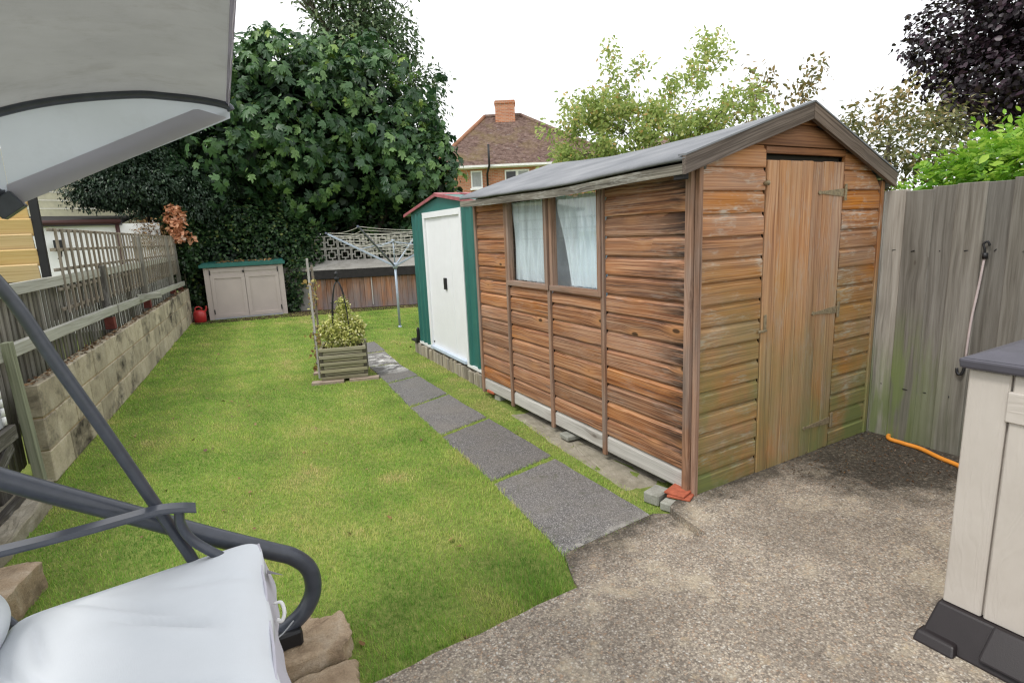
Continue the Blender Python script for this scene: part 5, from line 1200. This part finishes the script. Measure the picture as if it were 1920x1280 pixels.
def branch_tree(t, stems, rr, leafcfg, bark=M_BARK, **kw):
    tips, tubes = [], []
    for base, d, L, r in stems: grow(base, d, L, r, kw.get('depth', 3), rr, kw.get('spread', .5), kw.get('up', .15), 5, kw.get('kids', 3), kw.get('shrink', .68), tips, tubes, kw.get('leafd', 1))
    v, f = join_data(tubes); mk('branches', v, f, bark, t, True)
    tm, per, size, mat, lo = leafcfg; P0 = np.array([q[0] for q in tips]); D0 = np.array([q[1] for q in tips])
    P = np.repeat(P0, per, 0)+rr.normal(size=(len(P0)*per, 3))*size*1.0; D = np.repeat(D0, per, 0); N = len(P)
    leaves('foliage', tm, P, rr.normal(size=(N, 3))+np.array([0, 0, .8]), D*.5+rr.normal(size=(N, 3))*.7+np.array([0, 0, -.7]), size*rr.uniform(.7, 1.3, N), np.clip(lo+rr.uniform(0, 1, N)**1.3, 0, 1), mat, t, 'stuff')

# fig tree: rosettes of large lobed leaves; the largest in view are leaves of their own
fig = thing('fig_tree', (3.4, 15.0, -.06), 'large dark green fig tree with big lobed leaves filling the far end of the garden', 'tree')
FE = [(5.55, 13.75, 3.0, .75, .8, 1.1), (2.75, 14.6, 4.45, 1.85, 1.5, 1.7), (4.35, 14.7, 4.35, 1.75, 1.5, 1.75), (1.45, 14.4, 3.65, 1.55, 1.3, 1.2), (5.15, 13.9, 3.25, 1.05, 1.0, 1.4), (3.5, 14.5, 3.05, 2.3, 1.4, 1.25), (.65, 14.4, 3.15, .95, .9, .7), (3.3, 15.0, 5.35, 1.25, 1.1, .85), (2.1, 14.8, 5.3, .8, .8, .7)]
rr = np.random.RandomState(5)
tubes = []
for bx, tx, tz in ((3.2, 2.6, 3.6), (3.5, 4.4, 3.8), (3.3, 3.4, 4.4), (3.1, 1.5, 3.0), (3.7, 5.1, 2.8)):
    tubes.append(tube_data(smooth_path([(bx, 15.1, -.1), (bx+(tx-bx)*.3, 15.0, tz*.35), (tx, 14.7, tz), (tx+rr.uniform(-.5, .5), 14.5, tz+.9)], 4), list(np.linspace(.13, .03, 13)), 8))
v, f = join_data(tubes); mk('trunk', v, f, M_BARK, fig, True)
P, Nn, q = blob(FE, 2100, .24, .78, 3); 
keep = np.ones(len(P), bool)
P, Nn, q = P[keep], Nn[keep], q[keep]
LP, LN, LT, LS, LR = [], [], [], [], []
for p, n, qq in zip(P, Nn, q):
    m = rr.randint(4, 8); ax = unit(n*.8+np.array([0, 0, .45])+rr.normal(size=3)*.25); a0 = rr.uniform(0, 6); cl = rr.uniform(.0, 1.)**1.6
    e1 = unit(np.cross(ax, rr.normal(size=3))); e2 = np.cross(ax, e1)
    for j in range(m):
        a = a0+j*2.4; rad = e1*math.cos(a)+e2*math.sin(a); tilt = rr.uniform(.15, .75)
        LP.append(p+rad*rr.uniform(.03, .09)+ax*rr.uniform(-.08, .08)); LT.append(unit(rad+np.array([0, 0, -.30])+ax*(.35-tilt))); LN.append(unit(ax*(1-tilt*.4)+rad*tilt+rr.normal(size=3)*.15))
        LS.append(rr.uniform(.11, .27)); LR.append(np.clip(cl*.75+rr.uniform(-.1, .25)+(.25 if n[2] > .6 and rr.uniform() < .3 else 0), 0, 1))
LP, LN, LT, LS, LR = map(np.array, (LP, LN, LT, LS, LR))
vd = unit(LP-CAMP); face = -(LN*vd).sum(1); dist = np.linalg.norm(LP-CAMP, axis=1)
# rank by how large and how far forward each leaf stands towards the camera
Fq = np.array(Fv); Rq = np.array(R2); Uq = np.array(U2); dz = (LP-CAMP)@Fq; px = 960+F_PX*((LP-CAMP)@Rq)/dz; py = 640-F_PX*((LP-CAMP)@Uq)/dz
infr = (px > 455) & (px < 860) & (py > 5) & (py < 440)
cell = {}
score = LS*np.clip(np.abs(face), .2, 1)/dist*np.where(infr, 1, 0)
order = np.argsort(-score)
big = []
near = {}
for i in range(len(LP)):                         # nearest leaf per small patch of the crown
    if not infr[i]: continue
    k = (int(px[i]/19), int(py[i]/19))
    if k not in near or dist[i] < dist[near[k]]: near[k] = i
cand = sorted(near.values(), key=lambda i: -score[i])[:300]; big = np.array(cand); rest = np.setdiff1d(np.arange(len(LP)), big)
figme = []
for vi in range(6):
    for q_ in (.1, .45, .8):
        tv, tf = FIGT[vi]; me = bpy.data.meshes.new('leaf'); me.from_pydata([tuple(x) for x in tv], [], [list(x) for x in tf]); me.update(); me.materials.append(L_FIG)
        a = me.attributes.new('rnd', 'FLOAT', 'POINT'); a.data.foreach_set('value', np.full(len(tv), q_, dtype=np.float32)); figme.append(me)
RM = frames(LN[big], LT[big])
for i, Rm in zip(big, RM):
    o = bpy.data.objects.new('leaf', figme[(i % 6)*3+(0 if LR[i] < .28 else 1 if LR[i] < .62 else 2)])
    link(o, Matrix.Translation(LP[i]) @ Matrix(Rm.tolist()).to_4x4() @ Matrix.Scale(float(LS[i]), 4), fig)
for vi in range(3):
    s = rest[vi::3]; leaves('foliage', FIGT[vi], LP[s], LN[s], LT[s], LS[s], LR[s], L_FIG, fig, 'stuff')
# dense inner foliage, near-black leaves painting the shade inside the crown
simple_foliage('inner_foliage', [(e[0], e[1]+.35, e[2]-.05, e[3]*.72, e[4]*.7, e[5]*.70) for e in FE], 7000, T_ROUND, .24, L_CON_SHADE, fig, 21, .1, .3, rndpow=1.)

tall = thing('tall_tree', (5.3, 17.2, -.06), 'tall loose grey green tree rising behind the fig', 'tree')
simple_foliage('foliage', [(5.2, 17., 6.6, 1.15, 1., 1.3), (5.6, 17.1, 8.1, .75, .8, 1.3), (4.6, 17.2, 7.6, .8, .7, 1.0), (6.1, 17, 6.0, .9, .8, 1.2), (4.2, 17.2, 6.4, .8, .7, 1.), (6.7, 16.6, 5.4, .8, .7, 1.1), (6.2, 16.8, 7.0, .6, .7, .9)], 8500, T_SIMPLE, .15, L_BACK, tall, 33, .25, .2, .9)
branch_tree(tall, [((5.3, 17.2, -.06), (0, 0, 1), 5.5, .16), ((5.3, 17.2, 4.), (.1, 0, 1), 3.8, .08)], np.random.RandomState(8), (T_SIMPLE, 5, .14, L_BACK, .2), depth=3, spread=.38, up=.5, kids=4, leafd=1)
con = thing('conifer', (-.8, 14.3, -.06), 'near black conifer drooping over the left fence behind the swing canopy', 'conifer')
CE = [(-.55, 13.95, 2.75, 1.0, .8, .60), (.4, 14.1, 2.55, .9, .6, .75), (-1.15, 13.9, 2.62, .75, .7, .38), (-.9, 14.2, 3.4, 1.3, .8, .7), (-.2, 14.3, 3.9, 1., .7, .8), (.2, 14.35, 1.7, .7, .5, .9)]
simple_foliage('foliage', CE, 34000, T_QUAD, .062, L_CON_SHADE, con, 41, .22, .45, 1.2, .5)
simple_foliage('inner_foliage', [(e[0], e[1]+.15, e[2], e[3]*.75, e[4]*.7, e[5]*.75) for e in CE], 4000, T_ROUND, .15, L_CON_SHADE, con, 42, .1, .1)  # inner leaf mass added to block light holes in the crown
tube('trunk', [(-.6, 14.5, -.1), (-.55, 14.4, 2.), (-.4, 14.4, 4.4)], [.14, .1, .03], M_BARK, con, 8)
con2 = thing('ivy_curtain', (3.0, 15.4, -.06), 'dark ivy hanging in strands below the fig crown', 'ivy')
DE = [(2.7, 15.35, 2.2, 2.7, .6, 1.35), (4.6, 14.9, 1.9, 1.5, .6, 1.4), (5.6, 14.2, 1.5, .9, .6, 1.5), (.9, 15.2, 2.2, 1.1, .6, 1.2), (3.4, 15.2, 2.9, 2.2, .5, .9)]
simple_foliage('foliage', DE, 15000, T_ROUND, .085, L_IVY, con2, 51, .14, .75, .8, .6, rndpow=1.6)
dk = [(x, y, z) for x, y, z in ((-.9, 16.1, -.1), (6.4, 15.2, -.1), (6.4, 15.2, 3.2), (-.9, 16.1, 3.6))]
hg = thing('old_hedge', (3, 16, -.06), 'dense shaded hedge closing the garden end behind the ivy', 'hedge')
simple_foliage('foliage', [(1., 16., 1.8, 1.9, .55, 2.0), (3.6, 15.9, 1.8, 2.0, .5, 2.1), (5.9, 15.3, 1.6, 1.5, .5, 1.9), (2.2, 16., 3.2, 1.8, .5, 1.1), (4.7, 15.8, 3.2, 1.6, .5, 1.0)], 20000, T_ROUND, .19, L_CON_SHADE, hg, 61, .05, .2, .5)  # near-black leaf fill stands in for the shade below the fig
ivy = thing('ivy_bush', (1.4, 14.2, -.06), 'rounded dark ivy mass growing over the storage cabinet and end wall', 'ivy')
IE = [(.25, 14.1, 1.9, .35, .35, .5), (.9, 14.4, 1.55, .95, .55, .85), (1.9, 14.2, 1.45, .85, .55, .80), (2.45, 13.9, 1.0, .42, .40, .85), (.15, 14.2, 1.0, .35, .45, 1.1), (1.4, 14.3, 2.0, 1.0, .5, .5), (2.75, 13.92, 1.45, .35, .20, .38), (2.15, 13.85, .45, .30, .30, .5), (2.10, 13.46, .55, .16, .10, .55), (2.30, 13.42, .85, .14, .09, .32), (2.0, 13.5, .2, .12, .1, .28)]
simple_foliage('foliage', IE, 17000, T_ROUND, .062, L_IVY, ivy, 71, .16, .8, .6, .6, rndpow=1.3, lo=.1)
simple_foliage('inner_foliage', [(e[0], e[1]+.1, e[2], e[3]*.8, e[4]*.8, e[5]*.85) for e in IE], 3500, T_ROUND, .14, L_CON_SHADE, ivy, 72, .05, .2)  # near-black leaves put the ivy's inner shade into the colour
for (x0, y0_, z0_), (x1, y1_, z1_) in (((2.1, 13.95, 0), (2.3, 13.9, 1.2)), ((1.8, 14.2, 0), (2.0, 14.1, 1.5))): tube('stem', smooth_path([(x0, y0_, -.1), ((x0+x1)/2+.08, y0_, z1_/2), (x1, y1_, z1_)], 4), .02, M_BARK, ivy, 6)
dry = thing('dry_flower_shrub', (-.02, 13.15, 0), 'shrub of dried peach coloured flower heads above the trellis end', 'shrub')
simple_foliage('flower_heads', [(-.04, 13.45, 2.22, .12, .1, .10), (.07, 13.5, 2.10, .11, .1, .10), (-.12, 13.45, 2.05, .10, .1, .09), (.02, 13.4, 1.96, .12, .1, .09), (-.08, 13.4, 1.84, .09, .1, .08), (.03, 13.4, 1.76, .08, .1, .07), (.16, 13.5, 1.72, .07, .08, .06), (-.02, 13.4, 1.66, .08, .08, .07), (.22, 13.5, 1.62, .05, .06, .05)], 520, T_ROUND, .075, L_DRY, dry, 81, .2, .3)
tube('stem', smooth_path([(.02, 13.75, 0), (.0, 13.7, 1.2), (-.02, 13.5, 2.1)], 4), .010, M_BARK, dry, 6)
simple_foliage('foliage', [(.0, 13.6, 1.9, .26, .12, .42), (.12, 13.6, 1.3, .2, .12, .4)], 900, T_ROUND, .07, L_IVY, dry, 83, .2, .3)
bram = thing('bare_twiggy_shrub', (-.6, 13.6, 0), 'brown twiggy shrub between the bungalow gutter and the dried flowers', 'shrub')
branch_tree(bram, [((-.55, 13.5, 1.2), (.2, 0, 1), .45, .012), ((-.3, 13.5, 1.2), (-.3, 0, 1), .45, .012), ((-.75, 13.5, 1.3), (.1, 0, 1), .40, .012)], np.random.RandomState(3), (T_SIMPLE, 3, .05, L_LITTER, .1), depth=2, spread=.8, kids=5, leafd=1)

# cherry tree behind the shed
ch = thing('cherry_tree', (5.5, 5.7, 0), 'sparse yellow green cherry tree behind the wooden shed roof', 'tree')
rr = np.random.RandomState(17)
st = [((5.45, 5.6, 1.85), d, L*.86, .018) for d, L in (((-.55, .30, .75), 1.0), ((-.25, .15, .95), 1.15), ((.05, .0, 1.), 1.05), ((.35, -.2, .9), 1.0), ((.6, -.45, .65), .95), ((-.75, .45, .35), .95), ((.0, .3, .8), .9), ((.75, -.5, .4), .9), ((-.9, .5, .5), 1.0), ((-.4, .0, .8), .7), ((.4, .1, .7), .7))]
branch_tree(ch, st, rr, (T_SIMPLE, 6, .060, L_CHER, 0.), depth=3, spread=.5, up=.06, kids=3, shrink=.60, leafd=1)
tube('trunk', [(5.45, 5.6, 0), (5.45, 5.6, 1.95)], [.09, .05], M_BARK, ch, 8)
simple_foliage('low_foliage', [(4.9, 6.3, 2.05, .7, .5, .45), (5.6, 5.6, 2.15, .9, .5, .55), (5.9, 5.2, 2.5, .8, .5, .4), (5.0, 6.0, 2.5, .6, .5, .4)], 2300, T_SIMPLE, .075, L_CHER, ch, 91, .3, .1, .8, rndpow=1.5)
ap = thing('apple_tree', (6.9, 4.4, 0), 'thin bronze tinged tree just right of the cherry, behind the shed ridge', 'tree')
branch_tree(ap, [((6.9, 4.5, 1.5), (-.2, .1, 1), 1.0, .03), ((6.9, 4.5, 1.5), (.3, -.2, .8), .9, .03), ((6.9, 4.5, 1.5), (-.5, .3, .8), .9, .03)], np.random.RandomState(23), (T_SIMPLE, 3, .07, L_BRO, .3), depth=3, spread=.5, kids=3, shrink=.62)
br = thing('bronze_shrub', (6.2, 3.3, 0), 'bronze green shrub between the shed gable and the copper tree', 'shrub')
simple_foliage('foliage', [(6.05, 3.3, 1.95, .42, .4, .45), (6.4, 3.0, 2.2, .45, .4, .42), (5.8, 3.35, 1.75, .35, .35, .4), (6.6, 2.8, 1.9, .4, .4, .5), (6.0, 3.5, 2.35, .14, .14, .22)], 5200, T_SIMPLE, .055, L_BRO, br, 95, .3, .3, .4)
tube('stem', [(6.1, 3.2, 0), (6.1, 3.2, 2.2)], [.05, .02], M_BARK, br, 8)
be = thing('copper_tree', (14.4, 5.4, 0), 'dark purple copper leaved tree at the upper right', 'tree')
simple_foliage('foliage', [(14.0, 6.2, 4.9, .9, 1.0, 1.0), (14.4, 5.1, 5.6, 1.4, 1.3, 1.5), (14.6, 4.0, 4.9, 1.6, 1.6, 1.6), (14.1, 5.5, 3.9, 1.2, 1.2, .9), (14.0, 4.7, 3.8, 1.5, 1.4, 1.0), (14.2, 5.3, 6.8, .9, .9, .8), (14.6, 3.9, 6.6, 1.3, 1.3, 1.2), (15., 3., 5.6, 1.6, 1.6, 1.8)], 34000, T_ROUND, .095, L_BEE, be, 97, .22, .40, .5)
branch_tree(be, [((14.4, 5.0, 0), (0, 0, 1), 4., .2)], np.random.RandomState(2), (T_ROUND, 2, .15, L_BEE, 0), depth=2, spread=.6, kids=4, up=.3)
li = thing('lime_shrub', (4.9, 1.8, 0), 'bright lime green feathery shrub spilling over the grey fence', 'shrub')
rr = np.random.RandomState(31)
LE = [(4.86, 2.05, 1.66, .24, .28, .20), (5.0, 1.75, 1.80, .35, .35, .22), (5.1, 1.4, 1.78, .4, .4, .27), (4.75, 1.75, 1.72, .28, .35, .22), (4.65, 1.45, 1.70, .25, .3, .2), (5.5, 1.5, 1.92, .45, .45, .32)]
P, Nn, q = blob(LE, 620, .2, .55, 99)
LP2, LN2, LT2 = [], [], []
for p, n in zip(P, Nn):           # pinnate sprays: leaflets in pairs along a drooping rachis
    d = unit(n*.7+rr.normal(size=3)*.5+np.array([0, 0, .1])); side = unit(np.cross(d, np.array([0, 0, 1.])+rr.normal(size=3)*.3)); up_ = np.cross(side, d)
    L = rr.uniform(.12, .2)
    for j in range(6):
        c = p+d*L*(j+1)/6+np.array([0, 0, -.5])*(L*(j/6)**2)
        for s in (-1, 1): LP2.append(c); LT2.append(unit(side*s+d*.6+np.array([0, 0, -.25]))); LN2.append(unit(up_+rr.normal(size=3)*.25))
    LP2.append(p+d*L*1.1); LT2.append(d); LN2.append(up_)
N = len(LP2); leaves('foliage', T_SIMPLE, np.array(LP2), np.array(LN2), np.array(LT2), .052*rr.uniform(.7, 1.2, N), np.clip(rr.uniform(0, 1, N), 0, 1), L_LIME, li, 'stuff')
simple_foliage('inner_foliage', LE, 1500, T_SIMPLE, .09, L_LIME, li, 101, .1, .1, rndpow=3)
tube('stem', [(5., 1.7, 0), (5., 1.7, 1.8)], [.04, .02], M_BARK, li, 8)

# plants in and by the planter
eu = thing('variegated_shrub', tuple(oc+UP*.27), 'yellow and cream variegated shrub growing in the planter', 'shrub')
EE = [(oc.x+.02, oc.y+.0, .42, .20, .20, .19), (oc.x-.08, oc.y-.05, .50, .13, .13, .15), (oc.x+.10, oc.y+.0, .52, .13, .13, .14), (oc.x+.05, oc.y+.02, .68, .08, .08, .14), (oc.x+.19, oc.y, .50, .07, .08, .12), (oc.x-.17, oc.y, .50, .07, .08, .11), (oc.x+.04, oc.y, .80, .045, .045, .07)]
simple_foliage('foliage', EE, 5200, T_SIMPLE, .036, L_VAR, eu, 111, .25, .35, .2, .9)
tube('stem', [oc+UP*.26, oc+UP*.7], .008, M_BARK, eu, 6)
cl = thing('climber', tuple(tq(.15, .1)), 'withered brown and yellow climber on the edge-on trellis', 'climbing plant')
rr = np.random.RandomState(44); P = np.array([tuple(tq(rr.uniform(.05, .5), z)+pu*rr.normal()*.035) for z in np.concatenate([rr.uniform(.05, .55, 90), rr.uniform(.75, 1.1, 45)])])
N = len(P); leaves('foliage', T_ROUND, P, rr.normal(size=(N, 3)), rr.normal(size=(N, 3))-np.array([0, 0, .6]), .045*rr.uniform(.6, 1.2, N), rr.uniform(0, 1, N), L_CLIMB, cl, 'stuff')
tube('stem', smooth_path([tq(.3, .0)+pu*.02, tq(.25, .4)-pu*.03, tq(.3, .8)+pu*.03, tq(.2, 1.12)+pu*.05], 5), .004, M_BARK, cl, 5)
# litter of dead leaves along the wall top and cabinet lid, dark moss crumbs
rr = np.random.RandomState(55); N = 700; u = rr.uniform(0, WL, N); d = rr.uniform(-.095, -.01, N); P = np.array([tuple(wp(a, b, .640)) for a, b in zip(u, d)])+rr.uniform(0, .004, (N, 1))
tag(leaves('leaf_litter', T_ROUND, P, np.array([0, 0, 1])+rr.normal(size=(N, 3))*.3, rr.normal(size=(N, 3)), .026*rr.uniform(.5, 1.3, N), rr.uniform(0, .7, N), L_LITTER, None), 'brown leaf litter along the top of the block wall', kind='stuff')
N = 160; P = np.array([tuple(cp_(a, b, 1.125)) for a, b in zip(rr.uniform(.25, 1.35, N), rr.uniform(-.3, -.02, N))])+rr.uniform(0, .02, (N, 1))
tag(leaves('fallen_leaves', T_ROUND, P, np.array([0, 0, 1])+rr.normal(size=(N, 3))*.4, rr.normal(size=(N, 3)), .05*rr.uniform(.5, 1.2, N), rr.uniform(.2, 1, N), L_LITTER, None), 'dead leaves on the green cabinet lid', kind='stuff')
N = 900; P = np.column_stack([rr.uniform(3.0, 4.03, N), rr.uniform(1.2, 2.13, N), np.full(N, .003)]); P = P[(P[:, 0]-3.0)*.8+(P[:, 1]-1.2) > .65+rr.uniform(-.2, .2, len(P))]; N = len(P)
tag(leaves('moss_crumbs', T_QUAD, P, np.array([0, 0, 1])+rr.normal(size=(N, 3))*.5, rr.normal(size=(N, 3)), .016*rr.uniform(.4, 1.3, N), rr.uniform(0, .55, N)**2, L_LITTER, None), 'dark moss and debris crumbs in the patio corner by the fence', kind='stuff')

# ================================================================== LAWN GRASS
rg = np.random.RandomState(77)
def inpoly(P, poly):
    x, y = P[:, 0], P[:, 1]; c = np.zeros(len(P), bool); n = len(poly)
    for i in range(n):
        (x0, y0_), (x1, y1_) = poly[i], poly[(i+1) % n]
        k = ((y0_ > y) != (y1_ > y)) & (x < (x1-x0)*(y-y0_)/((y1_-y0_) or 1e-9)+x0); c ^= k
    return c
def fnoise(P, sc_, seed):
    r = np.random.RandomState(seed); o = np.zeros(len(P)); amp = 1.; tot = 0
    for k in range(4):
        for j in range(3):
            a = r.uniform(0, 6.28); w = sc_*(2**k)*r.uniform(.7, 1.3); o += amp*np.sin((P[:, 0]*math.cos(a)+P[:, 1]*math.sin(a))*w+r.uniform(0, 6.28)); tot += amp
        amp *= .62
    return o/tot*1.8
AREA = [(-.93, 4.82), (.02, 13.45), (2.45, 13.22), (4.75, 12.3), (4.6, 9.2), (2.72, 7.55), (2.60, 5.0), (2.40, 4.82), (2.33, 4.2), (2.20, 3.0), (2.15, 2.2), (2.05, 2.13), (1.42, 2.08), (1.31, 1.86), (1.26, 1.80), (-.9, 1.75), (-1.6, 1.75), (-1.0, 3.3), (-.92, 4.4)]
BL_ = []
for (ya, yb, dens, hgt, wid) in ((1.74, 3.3, 17000, .022, .0022), (3.3, 5.2, 12000, .021, .003), (5.2, 8., 7000, .020, .0042), (8., 13.6, 3200, .020, .007)):
    n = int(dens*(yb-ya)*6.2); P = np.column_stack([rg.uniform(-1.5, 4.7, n), rg.uniform(ya, yb, n)]); P = P[inpoly(P, AREA)]
    ex = np.zeros(len(P), bool); lot = rg.uniform(0, 1, len(P)) > .22+.25*np.clip(fnoise(P, 14, 9), -1, 1)
    for q in SLABS:
        c = np.mean(q, 0); ex |= inpoly(P, [tuple(c+(np.array(p)-c)*.95) for p in q]) | (inpoly(P, [tuple(c+(np.array(p)-c)*1.0) for p in q]) & lot)
    ex |= inpoly(P, [(q.x, q.y) for q in (pp_(-.02, -.02, 0), pp_(PW+.02, -.02, 0), pp_(PW+.02, PD+.02, 0), pp_(-.02, PD+.02, 0))]); ex |= inpoly(P, [(-.2, 1.74), (.35, 1.74), (.38, 2.17), (-.2, 2.2)])
    ex |= inpoly(P, [(q.x, q.y) for q in (pp_(-.10, -.07, 0), pp_(.64, -.07, 0), pp_(.64, .05, 0), pp_(-.10, .05, 0))])
    P = P[~ex]; BL_.append((P, np.full(len(P), hgt), np.full(len(P), wid)))
P = np.concatenate([b[0] for b in BL_]); GP = P; H = np.concatenate([b[1] for b in BL_]); Wd = np.concatenate([b[2] for b in BL_])
n1 = fnoise(P, 1.6, 1); n2 = fnoise(P, 6, 2); n3 = fnoise(P, 22, 3)
dry_ = np.clip(.40+.26*n1+.24*n2+.14*n3, 0, 1)
def spot(x, y, rx, ry, a): return a*np.exp(-((P[:, 0]-x)/rx)**2-((P[:, 1]-y)/ry)**2)
dry_ += spot(1.01, 3.49, .13, .10, .55)+spot(.75, 2.9, .35, .3, .18)+spot(.6, 4.6, .9, .8, .12)+spot(1.0, 7.5, .5, 2, .10)-spot(1.2, 2.1, .22, .35, .25)-spot(.5, 2.0, .5, .3, .16)-spot(-.3, 3.2, .3, .5, .1)-spot(-.35, 5.5, .3, 1.2, .12)
dry_ += .10*((P[:, 0] > 2.12) & (P[:, 1] < 6))*(.5+n2)+spot(2.35, 6., .25, 2.0, .22)
dry_ += .09*np.sin((P[:, 0]*.995-P[:, 1]*.11)*2*math.pi/.55)                         # mower stripes along the lawn
tall_ = 1+.55*np.exp(-((P[:, 1]-1.84)/.09)**2)*(P[:, 0] < 1.3)+.5*np.exp(-((P[:, 0]-(1.42+.105*(P[:, 1]-2.1)))/.05)**2)*(P[:, 1] < 6)
tall_ += .6*spot(1.2, 1.95, .15, .25, 1.)
wx0 = -.948+(P[:, 1]-4.8)*.1123; tall_ += 1.1*np.exp(-((P[:, 0]-wx0)/.05)**2)*(P[:, 1] > 4.7)*np.clip(.5+fnoise(P, 9, 12), 0, 1.6)
H = H*tall_*rg.uniform(.45, 1.25, len(P))*(1+.25*n3); H = np.where((P[:, 0] > 2.1) & (P[:, 1] < 5.5), H*.75, H)
N = len(P); az = rg.uniform(0, 6.28, N); ln = rg.uniform(.1, .9, N)*H; dx, dy = np.cos(az), np.sin(az); wx, wy = -dy*Wd/2, dx*Wd/2
z0 = np.full(N, LZ-.004)
V = np.stack([np.stack([P[:, 0]-wx, P[:, 1]-wy, z0], -1), np.stack([P[:, 0]+wx, P[:, 1]+wy, z0], -1),
              np.stack([P[:, 0]+wx*.8+dx*ln*.35, P[:, 1]+wy*.8+dy*ln*.35, z0+H*.6], -1), np.stack([P[:, 0]-wx*.8+dx*ln*.35, P[:, 1]-wy*.8+dy*ln*.35, z0+H*.6], -1),
              np.stack([P[:, 0]+dx*ln, P[:, 1]+dy*ln, z0+H], -1)], 1)
tf = np.array([(0, 1, 2), (0, 2, 3), (3, 2, 4)]); Fc = (tf[None]+(np.arange(N)*5)[:, None, None]).reshape(-1, 3)
rndg = np.clip(dry_+rg.normal(0, .13, N)+(rg.uniform(0, 1, N) < .06)*.35, 0, 1)
g = mk('grass', V.reshape(-1, 3), Fc.astype(np.int32), M_BLADE, None, False, np.repeat(rndg, 5)); tag(g, 'short patchy green lawn grass with yellowed patches', kind='stuff')

k = rg.choice(len(GP), 150); Pl = np.column_stack([GP[k], np.full(150, LZ+.014)]); Pl = Pl[~((Pl[:, 1] < 3.2) & (rg.uniform(0, 1, 150) < .7))]; n = len(Pl)
tag(leaves('scattered_leaves', T_ROUND, Pl, np.array([0, 0, 1])+rg.normal(size=(n, 3))*.35, rg.normal(size=(n, 3)), .028*rg.uniform(.5, 1.3, n), rg.uniform(0, 1, n), L_LITTER, None), 'few small dead leaves scattered on the lawn', kind='stuff')
rim = smooth_path([sxy(.104, 1.985, .497), sxy(.107, 1.6, .499), sxy(.106, 1.1, .499), sxy(.106, .42, .497)], 8)
o = tube('piping', [q+np.array([.002*math.sin(i*1.3), 0, .0015*math.sin(i*2.1)]) for i, q in enumerate(rim)], .0045, M_CUSHS, seat, 6)
